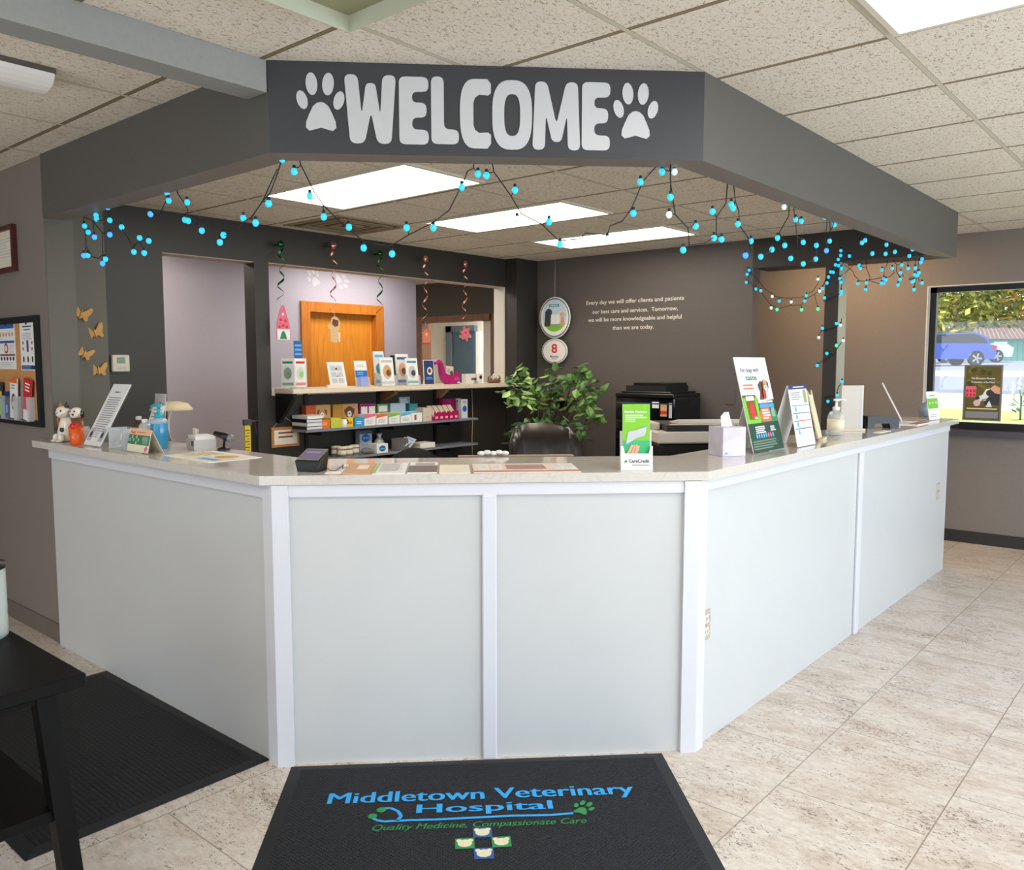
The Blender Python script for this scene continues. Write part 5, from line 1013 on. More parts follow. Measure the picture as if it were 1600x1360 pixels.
# foil whirl decorations
def whirl(label, x, ytop, yorn, foil, deco, X=-5.13, turns=3.4):
    top = at_x(x, ytop, X); zt = top.z; zb = at_x(x, yorn, X).z
    o = thing('whirl_decoration', label, 'decoration', (X, top.y, zt), HALF, 'foil whirls hanging above the ledge')
    b = MB(); n = 70; vs = []
    for k in range(n+1):
        t = k/n; a = 2*PI*turns*t; r = .022 + .004*math.sin(9*t); z = (zb-zt)*t
        for q in (-.011, .011): vs.append((r*math.cos(a)+.012*math.sin(5*t), r*math.sin(a), z+q*(.6+.4*math.cos(a*.5))))
    b.add(vs, [(2*k, 2*k+1, 2*k+3, 2*k+2) for k in range(n)], foil, True); sub(o, b, 'foil_spiral')
    b = MB(); b.tube([(0, .0, 0), (0, .0, .03)], .001, black); b.ball((0, -.01, .028), .028, foil, 8, 6, sy=.5); b.box(-.008, .008, -.02, .06, .02, .03, foil); sub(o, b, 'top_loop')
    if deco:
        b = MB(); b.tube([(0, 0, zb-zt), (.004, 0, zb-zt-.035)], .001, white); sub(o, b, 'thread')
        b = MB(); b.T = frame((.004, -.006, zb-zt-.035), (1, 0, 0), (0, 0, 1)); deco(b); sub(o, b, 'paper_ornament')
    return o
foil_g = mat('green_foil', (22, 92, 50), .18, .85); foil_r = mat('rose_gold_foil', (206, 140, 124), .2, .85)
def slab(b, pts, m, z=0, t=.004):
    b.prism(pts, z-t, z, m)
def orn_gnome(b):
    slab(b, [(-.055, -.24), (.06, -.24), (.058, -.15), (.045, -.10), (.012, 0), (0, .005), (-.02, -.02), (-.052, -.13)], PINK); b.quad(-.05, -.24, .055, -.165, EPS, paper)
    b.poly([(-.03, -.235, 2*EPS), (.03, -.235, 2*EPS), (.015, -.19, 2*EPS), (0, -.175, 2*EPS), (-.015, -.19, 2*EPS)], GREEN)
    for x, y in ((0, -.06), (-.02, -.1), (.02, -.105), (0, -.14), (-.03, -.15), (.03, -.15)): b.disc(x, y, .010, EPS, RED if y < -.09 else paper, 8)
def orn_glove(b):
    slab(b, [(-.045, -.19), (.02, -.2), (.03, -.12), (.05, -.05), (.03, -.01), (.0, 0), (-.03, -.01), (-.04, -.05), (-.07, -.07), (-.065, -.09), (-.045, -.10)], mat('ornament_cream', (224, 188, 140), .6)); b.poly([(-.02, -.02, EPS), (.03, -.03, EPS), (.03, -.07, EPS), (.0, -.08, EPS), (-.03, -.06, EPS)], BROWN); b.quad(.03, -.19, .045, -.12, 0, paper)
def orn_house(b):
    tc = mat('terracotta_card', (206, 120, 84), .6); slab(b, [(-.04, -.145), (.04, -.145), (.04, -.06), (.058, -.062), (0, 0), (-.058, -.062), (-.04, -.06)], tc); b.disc(0, -.07, .014, EPS, mat('ornament_peach', (232, 190, 150), .6), 10); b.quad(-.045, -.155, .045, -.14, EPS, MATS['ink_brick']); b.poly([(-.058, -.062, EPS), (0, 0, EPS), (.058, -.062, EPS), (.05, -.066, EPS), (0, -.016, EPS), (-.05, -.066, EPS)], MATS['ink_brick'])
def orn_flower(b):
    pts = []
    for k in range(12):
        a = 2*PI*k/12+.3; r = .075 if k % 2 else .045; pts.append((r*math.cos(a), -.07+r*math.sin(a)))
    slab(b, pts, mat('rose_card', (206, 110, 108), .6)); b.disc(0, -.06, .03, EPS, PINK, 10); b.disc(.0, -.06, .014, 2*EPS, RED, 8)
whirl('green foil whirl with a pink gnome ornament, leftmost of the five', 438, 388, 470, foil_g, orn_gnome)
whirl('rose gold foil whirl with a cream glove ornament before the oak door', 520, 390, 487, foil_r, orn_glove)
whirl('green foil whirl without any ornament, middle of the five', 593, 402, 492, foil_g, None)
whirl('rose gold foil whirl with a terracotta birdhouse ornament', 664, 410, 503, foil_r, orn_house)
whirl('rose gold foil whirl with a red flower ornament, rightmost of the five', 726, 418, 503, foil_r, orn_flower)
# thermostat and butterflies
o = thing('thermostat', 'cream wall thermostat with green display beside the butterfly wall', 'thermostat', at_x(186, 568, -5.199), HALF)
b = MB(); b.box(-.055, .055, -.028, 0, -.052, .052, mat('cream_plastic', (214, 206, 186), .45), .006); tcase = sub(o, b, 'case'); b = MB(); b.box(-.024, .026, -.0295, -.028, -.0, .038, mat('lcd_green', (86, 112, 88), .2)); sub(tcase, b, 'display'); b = MB(); b.box(-.03, .03, -.030, -.028, -.035, -.022, LGREY); sub(tcase, b, 'buttons')
bw = mat('birch_yellow', (214, 164, 88), .6, noise=.06)
bf = [(0, -.035), (.012, -.02), (.03, -.038), (.042, -.03), (.038, -.008), (.05, .02), (.052, .045), (.036, .045), (.012, .015), (0, .004), (-.012, .015), (-.036, .045), (-.052, .045), (-.05, .02), (-.038, -.008), (-.042, -.03), (-.03, -.038), (-.012, -.02)]
for x, y, r, sx, lb in ((126, 490, .35, 1, 'yellow wooden butterfly on the wall, topmost of four'), (147, 519, -.25, 1, 'yellow wooden butterfly on the wall, second from the top'), (131, 552, .5, .85, 'yellow wooden butterfly on the wall, third from the top'), (153, 578, 0, .9, 'yellow wooden butterfly on the wall, lowest of four')):
    o = thing('wooden_butterfly', lb, 'butterfly', at_x(x, y, -4.899), 0, 'butterflies on the stub wall'); o.rotation_euler = (0, r, HALF)
    for s_ in (-1, 1):
        b = MB(); q = [(px_, py_) for px_, py_ in bf if px_*s_ >= -1e-6]; b.T = frame((0, -.008, 0), (math.cos(.35*s_), -abs(math.sin(.35)), 0), (0, 0, 1)); b.prism([(px_*sx, py_*sx) for px_, py_ in q], -.004, 0, bw); sub(o, b, 'wing')
    b = MB(); b.tube([(0, -.006, -.03), (0, -.010, 0), (0, -.007, .02)], [.003, .005, .003], bw, 8); sub(o, b, 'body')
# ------------------------------------------------------------------ left wall
YW = 1.729
bl = at_y(69, 668, YW); tr_ = at_y(63, 492, YW); zb, zt = at_y(40, 664, YW).z, at_y(60, 493, YW).z; xr = -4.742
o = thing('bulletin_board', 'cork bulletin board in a black frame on the left wall', 'bulletin board', (-5.35, YW, (zb+zt)/2)); hb = (zt-zb)/2; hw = xr+5.35
b = MB(); b.box(-hw+.03, hw-.03, -.012, 0, -hb+.03, hb-.03, mat('cork', (196, 142, 84), .85, noise=.12, scale=120)); sub(o, b, 'cork_panel')
b = MB(); b.box(-hw, hw, -.022, 0, hb-.035, hb, blackm); b.box(-hw, hw, -.022, 0, -hb, -hb+.035, blackm); b.box(-hw, -hw+.035, -.022, 0, -hb+.035, hb-.035, blackm); b.box(hw-.035, hw, -.022, 0, -hb+.035, hb-.035, blackm); sub(o, b, 'black_frame')
def pinned(label, xc, z0, z1, w, deco, group='notices pinned on the cork board'):
    b = MB(); h = z1-z0; b.T = frame((0, 0, 0), (1, 0, 0), (0, 0, 1)); b.box(-w/2, w/2, 0, h, -.001, .001, paper); deco(b, w, h, .001+EPS); b.ball((0, h-.02, .004), .005, NAVY, 8, 6)
    q = b.build('notice'); q.location = (xc, YW-.0135, z0); return tag(q, label, 'notice', group)
def d_n1(b, w, h, z):
    b.quad(-w*.46, h*.84, w*.46, h*.95, z, BLUE); b.quad(-w*.46, h*.54, w*.46, h*.59, z, BLUE); b.quad(-w*.46, h*.28, w*.46, h*.31, z, MATS['ink_maroon'])
    for k in range(5): b.disc(w*(-.36+.18*k), h*.22, w*.05, z, INK, 8); b.disc(w*(-.36+.18*k), h*.72, w*.05, z, TAN, 8)
    b.disc(-w*.05, h*.43, w*.12, z, RED, 10); b.disc(-w*.05, h*.43, w*.07, z+EPS, paper, 10); lines(b, w*.12, w*.44, h*.5, 5, h*.04, h*.012, LGREY, z); lines(b, -w*.42, w*.42, h*.14, 3, h*.035, h*.012, LGREY, z)
def d_n2(b, w, h, z):
    b.quad(-w*.3, h*.86, w*.3, h*.885, z, NAVY); b.quad(-w*.22, h*.80, w*.22, h*.82, z, INK); lines(b, -w*.36, w*.36, h*.74, 4, h*.035, h*.01, GREY, z); b.quad(-w*.07, h*.37, w*.07, h*.6, z, PURP)
    for s_ in (-1, 1):
        for y in (.40, .52): b.quad(s_*w*.3-w*.06, h*y, s_*w*.3+w*.06, h*(y+.06), z, GREY)
    for k in (-1, 0, 1): b.disc(w*.3*k, h*.22, w*.055, z, INK, 10, 1.6)
    b.quad(-w*.46, h*.02, w*.46, h*.10, z, NAVY); lines(b, -w*.4, w*.3, h*.08, 2, h*.03, h*.012, SKY, z+EPS)
pinned('white notice with purple column pinned at right of the cork board', -4.888, at_y(50, 579, YW).z, at_y(50, 500, YW).z, .205, d_n2)
pinned('white notice with blue bands pinned at left of the other notice', -5.19, at_y(12, 577, YW).z, at_y(12, 502, YW).z, .25, d_n1)
zr = at_y(30, 655, YW).z
o = thing('brochure_rack', 'clear acrylic pockets for brochures fixed low on the cork board', 'brochure rack', (-5.10, YW-.0135, zr))
clear2 = mat('thin_clear_acrylic', (236, 240, 242), .1, alpha=.07); b = MB(); b.box(-.30, .275, -.045, -.043, 0, .13, clear2); b.box(-.30, .275, -.043, 0, 0, .003, clear)
for x in (-.30, -.108, .083, .272): b.box(x, x+.003, -.043, -.001, 0, .13, clearb)
b.box(-.30, .275, -.002, -.001, .003, .18, clear2); sub(o, b, 'pockets')
for x, a, h, base, deco, lb in (
    (.20, .16, .225, RED, lambda b, w, h, z: (lines(b, -w*.3, w*.35, h*.9, 3, h*.08, h*.035, paper, z, .1), b.quad(-w*.4, 0, w*.4, h*.25, z, paper)), 'red brochure, rightmost in the cork board rack'),
    (.02, .05, .225, paper, lambda b, w, h, z: (b.quad(-w*.5, h*.88, w*.5, h, z, ORANGE), lines(b, -w*.3, w*.3, h*.84, 2, h*.07, h*.03, GREY, z), b.disc(0, h*.42, w*.3, z, BROWN, 12, 1.5), b.disc(0, h*.36, w*.16, z+EPS, paper, 10)), 'white orange-topped brochure with a brown dog in the cork board rack'),
    (-.075, -.02, .15, NAVY, lambda b, w, h, z: b.quad(-w*.2, h*.2, w*.1, h*.5, z, SKY), 'short navy brochure in the cork board rack'),
    (-.2, .03, .20, INK, lambda b, w, h, z: (b.quad(-w*.5, h*.62, w*.5, h*.75, z, YEL), b.disc(0, h*.3, w*.4, z, LIME, 10, 1.6), b.quad(-w*.2, h*.85, w*.2, h*.93, z, paper)), 'dark brochure with lime picture at left of cork board rack')):
    q = thing('wall_brochure', lb, 'brochure', (-5.10+x, YW-.036, zr+.004), 0, 'brochures in the cork board rack')
    b = MB(); w = .105 if x > -.05 else .09; b.T = frame((0, 0, 0), (math.cos(a), 0, -math.sin(a)), (math.sin(a), .02, math.cos(a))); b.box(-w/2, w/2, .004, h, -.006, 0, base); deco(b, w, h, EPS); sub(q, b, 'cover')
    b = MB(); b.T = frame((-.02, .010, 0), (1, 0, 0), (0, 0, 1)); b.box(-w/2, w/2, .004, h*.97, -.005, 0, GREY); sub(q, b, 'inner_pages')
o = thing('wall_certificate', 'white certificate in a dark red wooden frame above the cork board', 'picture frame', (-5.22, YW, 2.118))
b = MB(); fr = wood_material('dark_red_wood', (66, 20, 18), (90, 32, 26), .35); b.box(-.24, .215, -.025, 0, .10, .125, fr); b.box(-.24, .215, -.025, 0, -.125, -.10, fr); b.box(-.24, -.215, -.025, 0, -.10, .10, fr); b.box(.19, .215, -.025, 0, -.10, .10, fr); sub(o, b, 'frame')
b = MB(); b.box(-.215, .19, -.008, 0, -.10, .10, cream); b.T = frame((0, -.0085, 0), (1, 0, 0), (0, 0, 1)); lines(b, -.15, .15, .06, 7, .016, .005, LGREY, 0); sub(o, b, 'certificate')
# surface light on the left ceiling, vent in the reception ceiling, unlit troffer
o = thing('surface_light', 'unlit white wraparound ceiling light at upper left', 'ceiling light', (-3.35, .85, ZC))
b = MB(); b.box(-.10, .10, -.62, .43, -.02, -.0, mat('dark_fixture_pan', (96, 88, 84), .5)); sub(o, b, 'pan')
b = MB(); n = 10; pr_ = [(.10*math.cos(PI*k/n), -.02-.05*math.sin(PI*k/n)) for k in range(n+1)]
b.T = frame((0, .425, 0), (1, 0, 0), (0, 0, 1)); b.prism(pr_, 0, 1.04, mat('milky_lens', (232, 230, 226), .35)); sub(o, b, 'lens')
o = thing('air_vent', 'square slatted air vent in the reception ceiling beside the nearest lit panel', 'vent', (-4.78, 3.78, ZI))
b = MB(); dk = mat('vent_dark', (70, 62, 50), .7); vt = mat('vent_tan', (150, 134, 106), .6)
for k in range(4):
    r = .30-.07*k
    for (x0, x1, y0, y1) in ((-r, r, -r, -r+.03), (-r, r, r-.03, r), (-r, -r+.03, -r+.03, r-.03), (r-.03, r, -r+.03, r-.03)): b.box(x0, x1, y0, y1, -.006-.004*(k % 2), 0, vt)
b.box(-.28, .28, -.28, .28, -.003, 0, dk); sub(o, b, 'louvers'); b = MB(); b.box(-.31, .31, -.31, -.30, -.008, 0, vt); b.box(-.31, .31, .30, .31, -.008, 0, vt); sub(o, b, 'frame')
o = thing('ceiling_light', 'unlit recessed ceiling light at top center in front of the sign', 'ceiling light', (-1.82, 1.11, ZC-.004))
b = MB(); ff = mat('pale_green_white', (196, 198, 176), .5)
for (x0, x1, y0, y1) in ((-.31, .31, .56, .60), (-.31, .31, -.60, -.56), (-.31, -.27, -.56, .56), (.27, .31, -.56, .56)): b.box(x0, x1, y0, y1, -.010, 0, ff)
sub(o, b, 'frame')
b = MB(); b.box(-.27, .27, -.56, .56, -.001, 0, mat('unlit_lens', (150, 150, 118), .4)); b.box(-.262, -.258, -.56, .56, -.05, -.001, ff) ; b.box(.258, .262, -.56, .56, -.05, -.001, ff); b.box(-.258, .258, .555, .558, -.05, -.001, ff); sub(o, b, 'diffuser')

# ------------------------------------------------------------------ floor mats
def rubber(name, rgb, sc, kind):
    m = bpy.data.materials.new(name); m.use_nodes = True; L = m.node_tree.links
    b = m.node_tree.nodes['Principled BSDF']; b.inputs['Roughness'].default_value = .62; b.inputs['Specular IOR Level'].default_value = .35; b.inputs['Base Color'].default_value = (*lin(rgb), 1)
    t = nd(m, 'ShaderNodeTexCoord')
    if kind == 'brick':
        k = nd(m, 'ShaderNodeTexBrick'); k.inputs['Scale'].default_value = 1; k.inputs['Brick Width'].default_value = .034; k.inputs['Row Height'].default_value = .018; k.inputs['Mortar Size'].default_value = .0045; k.inputs['Mortar Smooth'].default_value = .4
        k.inputs['Color1'].default_value = (1, 1, 1, 1); k.inputs['Color2'].default_value = (1, 1, 1, 1); k.inputs['Mortar'].default_value = (0, 0, 0, 1)
        L.new(t.outputs['Object'], k.inputs['Vector']); h = k.outputs['Color']
    else:
        sp = nd(m, 'ShaderNodeSeparateXYZ'); L.new(t.outputs['Object'], sp.inputs[0])
        h = math_node(m, 'MULTIPLY', math_node(m, 'SINE', math_node(m, 'MULTIPLY', math_node(m, 'ADD', sp.outputs[0], sp.outputs[1]), sc)), math_node(m, 'SINE', math_node(m, 'MULTIPLY', math_node(m, 'SUBTRACT', sp.outputs[0], sp.outputs[1]), sc)))
        h = math_node(m, 'ABSOLUTE', h)
    c = mix(m, h, tuple(v*.35 for v in lin(rgb)), lin(rgb)); L.new(c, b.inputs['Base Color'])
    bp = nd(m, 'ShaderNodeBump'); bp.inputs['Strength'].default_value = .9; bp.inputs['Distance'].default_value = .004; L.new(h, bp.inputs['Height']); L.new(bp.outputs[0], b.inputs['Normal'])
    return m
edge_m = mat('black_rubber_edge', (26, 26, 29), .65, noise=.06)
def floor_mat(name, label, T, w, d, field, bev=.045):
    o = thing(name, label, 'floor mat', (0, 0, 0)); o.matrix_world = T
    b = MB(); z1 = .009; i = bev
    vs = [(-w/2, -d/2, .001), (w/2, -d/2, .001), (w/2, d/2, .001), (-w/2, d/2, .001), (-w/2+i, -d/2+i, z1), (w/2-i, -d/2+i, z1), (w/2-i, d/2-i, z1), (-w/2+i, d/2-i, z1)]
    b.add(vs, [(0, 1, 5, 4), (1, 2, 6, 5), (2, 3, 7, 6), (3, 0, 4, 7), (3, 2, 1, 0)], edge_m); sub(o, b, 'rubber_border')
    b = MB(); b.box(-w/2+i, w/2-i, -d/2+i, d/2-i, .001, z1+.0005, field); sub(o, b, 'rubber_field'); return o
uu = V((s2, s2, 0)); nn_ = V((s2, -s2, 0))
mc_ = V((-2.60, 1.71, 0)) + uu*.74 + nn_*(.018+.47)
TM = frame((mc_.x, mc_.y, 0), uu, -nn_)
wm = floor_mat('logo_mat', 'black rubber logo mat with blue lettering and green paw before the desk front', TM, 1.40, .94, rubber('diamond_rubber', (30, 30, 37), 190, 'dia'))
TMi = TM.inverted()
def mp(x, y): return TMi @ at_z(x, y, .0105)
inlay_b, inlay_g = mat('inlay_blue', (40, 160, 228), .55, noise=.1, scale=300), mat('inlay_green', (34, 136, 70), .55, noise=.12, scale=300)
inlay_c, inlay_n = mat('inlay_cream', (222, 212, 176), .6, noise=.1, scale=300), mat('inlay_navy', (40, 84, 150), .6)
ZT_ = .0105
def mtext(txt, xl, yl, xr_, yr_, hpx, m_, bold, shear=0):
    a, c = mp(xl, yl), mp(xr_, yr_); t0, t1 = mp((xl+xr_)/2, (yl+yr_)/2+hpx/2), mp((xl+xr_)/2, (yl+yr_)/2-hpx/2)
    b = MB(); ang = math.atan2(c.y-a.y, c.x-a.x); ctr = (a+c)/2; b.T = frame((ctr.x, ctr.y, 0), (math.cos(ang), math.sin(ang), 0), (-math.sin(ang), math.cos(ang), 0))
    k_ = (t1-t0).length
    for i_, dx_ in enumerate((-bold, 0, bold)): b.text(txt, dx_*k_*1.6, 0, k_, ZT_+.0001*i_, m_, (c-a).length, 0, shear=shear)
    return b
sub(wm, mtext('Middletown Veterinary', 514, 1248, 988, 1232, 17, inlay_b, .022), 'mat_lettering'); sub(wm, mtext('Hospital', 652, 1264, 862, 1257, 14, inlay_b, .03), 'mat_lettering')
sub(wm, mtext('Quality Medicine, Compassionate Care', 582, 1294, 916, 1282, 9, inlay_g, .01, .3), 'mat_lettering', 'green slanted lettering')
b = MB()
def flatline(b, pts, wd, m_, z=ZT_):
    P = [mp(*q) for q in pts]
    for i in range(len(P)-1):
        d = (P[i+1]-P[i]); d.z = 0; n = V((-d.y, d.x, 0)).normalized()*wd; b.poly([(P[i].x-n.x, P[i].y-n.y, z), (P[i+1].x-n.x, P[i+1].y-n.y, z), (P[i+1].x+n.x, P[i+1].y+n.y, z), (P[i].x+n.x, P[i].y+n.y, z)], m_)
flatline(b, [(896, 1271), (860, 1274), (800, 1275), (740, 1278), (680, 1281), (640, 1282), (620, 1283), (600, 1284), (588, 1282), (580, 1277)], .006, inlay_b); flatline(b, [(620, 1283), (627, 1276), (622, 1268), (610, 1263), (598, 1264)], .006, inlay_b)
for x, y in ((596, 1266), (582, 1276)): q = mp(x, y); b.disc(q.x, q.y, .016, ZT_+.0002, inlay_g, 12)
sub(wm, b, 'stethoscope_inlay'); b = MB(); q = mp(912, 1262); b.T = frame((q.x, q.y, 0), (math.cos(-.5), math.sin(-.5), 0), (-math.sin(-.5), math.cos(-.5), 0)); paw(b, 0, 0, .085, inlay_g, ZT_); sub(wm, b, 'paw_inlay')
b = MB(); q = mp(755, 1317); k = .030
for (dx, dy, m1, m2) in ((0, 2, inlay_n, inlay_c), (0, -2, inlay_n, inlay_c), (-2, 0, inlay_g, inlay_c), (2, 0, inlay_g, inlay_c)):
    x, y = q.x+dx*k*.95, q.y+dy*k*.95; b.quad(x-k, y-k*.95, x+k, y+k*.95, ZT_, m1); b.disc(x, y, k*.78, ZT_+.0003, m2, 9, .9)
    for s_ in (-1, 1): b.disc(x+s_*k*.6, y+k*.5, k*.3, ZT_+.0004, m2, 7)
sub(wm, b, 'cross_inlay')
TL = frame(((-2.665-4.065)/2, (1.706+.856)/2, 0), (1, 0, 0), (0, 1, 0))
floor_mat('ridged_mat', 'black ridged rubber mat along the left side of the desk', TL, 1.40, .85, rubber('ridged_rubber', (26, 26, 28), 1, 'brick'))
# ------------------------------------------------------------------ black side table at lower left
bt = wood_material('black_stained_wood', (7, 6, 6), (15, 13, 12), .5, (3, 14, 3), 4)
bt.node_tree.nodes['Principled BSDF'].inputs['Specular IOR Level'].default_value = .12
tz = .72; tc_ = at_z(135, 1052, tz)
tb_ = thing('side_table', 'black wooden side table with splayed legs at lower left corner', 'table', (tc_.x-.6, tc_.y-.22, 0))
b = MB(); b.box(-.6, .6, -.22, .22, tz-.035, tz, bt, .003); sub(tb_, b, 'tabletop')
b = MB(); b.box(-.52, .52, -.17, .17, tz-.075, tz-.035, bt); sub(tb_, b, 'apron')
for sx in (-1, 1):
    for sy in (-1, 1):
        b = MB(); x0, y0, x1, y1 = sx*.50, sy*.15, sx*.535, sy*.20; e = .024
        b.add([(x1-e, y1-e, 0), (x1+e, y1-e, 0), (x1+e, y1+e, 0), (x1-e, y1+e, 0), (x0-e, y0-e, tz-.035), (x0+e, y0-e, tz-.035), (x0+e, y0+e, tz-.035), (x0-e, y0+e, tz-.035)], [(0, 3, 2, 1), (4, 5, 6, 7), (0, 1, 5, 4), (1, 2, 6, 5), (2, 3, 7, 6), (3, 0, 4, 7)], bt); sub(tb_, b, 'leg')
b = MB(); b.box(-.53, .53, -.19, .19, .33, .36, bt, .003); sub(tb_, b, 'lower_shelf')
vz = at_z(-12, 1000, tz); o = thing('glass_canister', 'clear glass canister standing on the black side table at the frame edge', 'canister', (vz.x-.03, vz.y-.01, tz))
b = MB(); b.lathe([(.055, 0), (.06, .008), (.06, .20), (.056, .20), (.056, .012), (.05, .008)], mat('pale_glass', (214, 222, 216), .05, alpha=.4), 22); sub(o, b, 'glass'); b = MB(); b.lathe([(.062, .20), (.062, .215), (.02, .22), (.018, .24), (.022, .25)], darkmetal, 20); sub(o, b, 'lid')
# ------------------------------------------------------------------ string lights
wire_m = mat('dark_green_wire', (22, 26, 24), .5); bulb_b = mat('blue_bulb', (40, 160, 210), .3, emit=(.02, .40, .62), estr=1.35); bulb_g = mat('green_bulb', (40, 190, 120), .3, emit=(.05, .6, .3), estr=1.8); bulb_p = mat('pale_bulb', (190, 214, 210), .3, emit=(.45, .6, .55), estr=.9); bulb_c = mat('deep_blue_bulb', (30, 90, 220), .3, emit=(.03, .2, .9), estr=2.6)
BM = {}
def bulb_mesh(m_):
    if m_.name not in BM:
        b = MB(); b.ball((0, 0, 0), .012, m_, 10, 8, sz=1.15)
        o = b.build('bulb'); BM[m_.name] = o.data; bpy.data.objects.remove(o)
    return BM[m_.name]
b = MB(); b.lathe([(.006, .009), (.006, .022), (.002, .024)], wire_m, 8); o = b.build('socket'); SOCK = o.data; bpy.data.objects.remove(o)
def string(name, label, bulbs, paths, wr=.0024):
    o = thing(name, label, 'string lights', bulbs[0][0], 0); L0 = V(o.location)
    segs = []
    for P in paths:
        b = MB(); b.tube([tuple(V(q)-L0) for q in P], wr, wire_m, 5); segs.append((b, [V(q) for q in P]))
    for p, m_ in bulbs:
        best = min((V(q) for P in paths for q in P), key=lambda q: (q-p).length)
        top = p + V((0, 0, .02)) - L0; e = best - L0; b = next(s_ for s_, P in segs if best in P)
        if (best-p).length < .35: b.tube([tuple(top), tuple((top+e)/2+V((0, 0, -.008))), tuple(e)], wr*.85, wire_m, 5)
    for b, P in segs: sub(o, b, 'wire')
    for p, m_ in bulbs:
        q = bpy.data.objects.new('bulb', bulb_mesh(m_)); COL.objects.link(q); q.parent = o; q.location = p - L0
        k_ = bpy.data.objects.new('socket', SOCK); COL.objects.link(k_); k_.parent = q
    return o
YI = 1.835; fin = (inn[1][0], inn[1][1], 0); XI = -1.618
def onL(x, y): return at_y(x, y, YI)
def onF(x, y): return at_plane(x, y, fin, (s2, -s2, 0))
def onR(x, y): return at_x(x, y, XI)
def onB(x, y): return at_y(x, y, 6.265)
def z8(x, y): return 100+x/4.444, 260+y/4.444
def z7(x, y): return 380+x/2.1622, 80+y/2.1622
def zr8(x, y): return 1000+x/2.6667, 60+y/2.6667
def z67(x, y): return 1270+x/6.6667, 340+y/6.6667
def z4(x, y): return 1080+x/4, 340+y/4
lefts = [(222,340),(226,365),(143,415),(168,458),(212,492),(318,375),(318,475),(305,285),(400,422),(525,497),(588,518),(485,595),(557,602),(138,620),(165,618),(288,645),(268,675),(714,180),(727,238),(855,250),(600,332),(840,372),(862,378),(957,447),(1107,478),(1082,528),(1245,360),(1330,395),(1422,258)]
BL = [(onL(*z8(*q)), bulb_c if q in ((212,492),(318,475),(138,620),(268,675),(600,332)) else bulb_b) for q in lefts]
PL_ = [[onL(*z8(*q)) for q in P] for P in ([(140,350),(200,380),(270,465),(265,540),(270,610),(240,640),(190,625)], [(140,350),(130,400),(150,470),(155,560),(180,600),(195,615)], [(205,345),(215,375),(270,375)], [(400,430),(440,490),(480,575),(490,545),(525,520)], [(305,240),(305,280)], [(714,165),(708,240),(680,300),(660,345)], [(780,150),(790,190),(830,245),(860,300),(855,340),(905,375)], [(1200,430),(1240,390),(1300,355),(1380,240),(1420,150),(1480,20)])]
cent = [(132,365),(172,407),(85,515),(42,580),(225,490),(272,560),(357,595),(407,665),(503,685),(552,597),(643,597),(738,460),(793,415),(822,420),(918,470),(925,568),(1033,577),(1070,653),(1342,442),(1318,548),(1415,408),(1457,408),(1230,635)]
BL += [(onF(*z7(*q)), bulb_p if q in ((1457,408),(925,568),(1230,635)) else bulb_b) for q in cent]
PL_ += [[onF(*z7(*q)) for q in P] for P in ([(135,352),(110,430),(90,480),(65,508),(42,540),(25,568)], [(185,352),(195,385),(240,475),(270,520),(330,580),(410,645),(495,660),(560,620),(640,580),(695,538),(720,490),(745,440),(758,405),(778,395),(780,362)], [(838,365),(847,408),(870,440),(905,490),(940,550),(1010,585),(1065,640),(1140,635),(1155,615),(1230,620),(1240,590),(1280,575),(1310,535),(1330,490),(1350,440),(1395,390),(1398,375)], [(1443,372),(1441,405)])]
string('soffit_string_lights', 'blue bulb string lights draped under the left and front of the soffit', BL, PL_)
rts = [(302,722),(380,692),(388,708),(408,774),(308,832),(340,838),(462,845),(440,905),(503,910),(550,880),(603,863),(573,832),(600,703),(648,755),(672,762),(680,850),(735,863),(770,745),(810,777),(790,845),(777,885),(628,917),(680,940),(732,920),(938,842),(925,852),(1027,860),(968,897),(1023,898),(1062,890),(1135,880),(1122,907),(127,662),(121,735),(232,783),(180,882)]
BR = [(onR(*zr8(*q)), bulb_c if q in ((777,885),(440,905)) else (bulb_p if q in ((121,735),(600,703)) else bulb_b)) for q in rts]
lows = [(483,497),(495,530),(470,690),(558,680),(550,750),(722,547),(740,640),(760,650),(715,685),(738,685),(828,530),(925,495),(915,575),(908,645),(887,702),(993,530),(1068,527),(1105,575),(1060,597),(1087,605),(1035,670),(1052,660),(1137,683),(1053,752),(1138,433),(1125,468)]
BR += [(onB(*z67(*q)), bulb_c if q in ((740,640),(738,685),(1138,433)) else bulb_b) for q in lows]
PR = [[onR(*zr8(*q)) for q in P] for P in ([(365,600),(358,688),(318,745),(318,820),(270,855),(205,862),(200,790),(147,735),(127,600),(127,515)], [(390,610),(398,680),(412,720),(415,780),(450,830),(462,890)], [(640,697),(645,750),(655,825),(655,880)], [(622,690),(620,740),(580,810),(572,835)], [(780,745),(778,790),(772,815)], [(790,748),(793,800)], [(505,905),(540,890)], [(690,935),(735,922)])]
PR += [[onB(*z67(*q)) for q in P] for P in ([(330,490),(420,560),(430,600),(490,660),(560,665),(600,640)], [(410,440),(430,490),(330,585)], [(555,450),(555,520),(595,620),(590,660),(690,690)], [(785,440),(770,500),(740,540),(745,630)], [(830,440),(875,490),(870,560),(905,620)], [(590,650),(700,630),(800,620),(850,570)], [(1000,420),(985,500)], [(1075,425),(1062,500),(1110,570),(1000,640)], [(1105,430),(1100,520),(1085,600),(1055,740)], [(1090,600),(1112,660)], [(930,580),(945,620)], [(1105,425),(1125,470)])]
string('beam_string_lights', 'blue bulb string lights bunched under the right beam near the window', BR, PR)
gar = [((362,330),0),((350,355),0),((345,405),0),((405,447),0),((435,458),0),((507,493),2),((550,522),0),((625,528),2),((500,565),2),((537,575),1),((690,577),1),((710,522),0),((720,488),0),((792,385),2),((803,460),2),((792,572),1)]
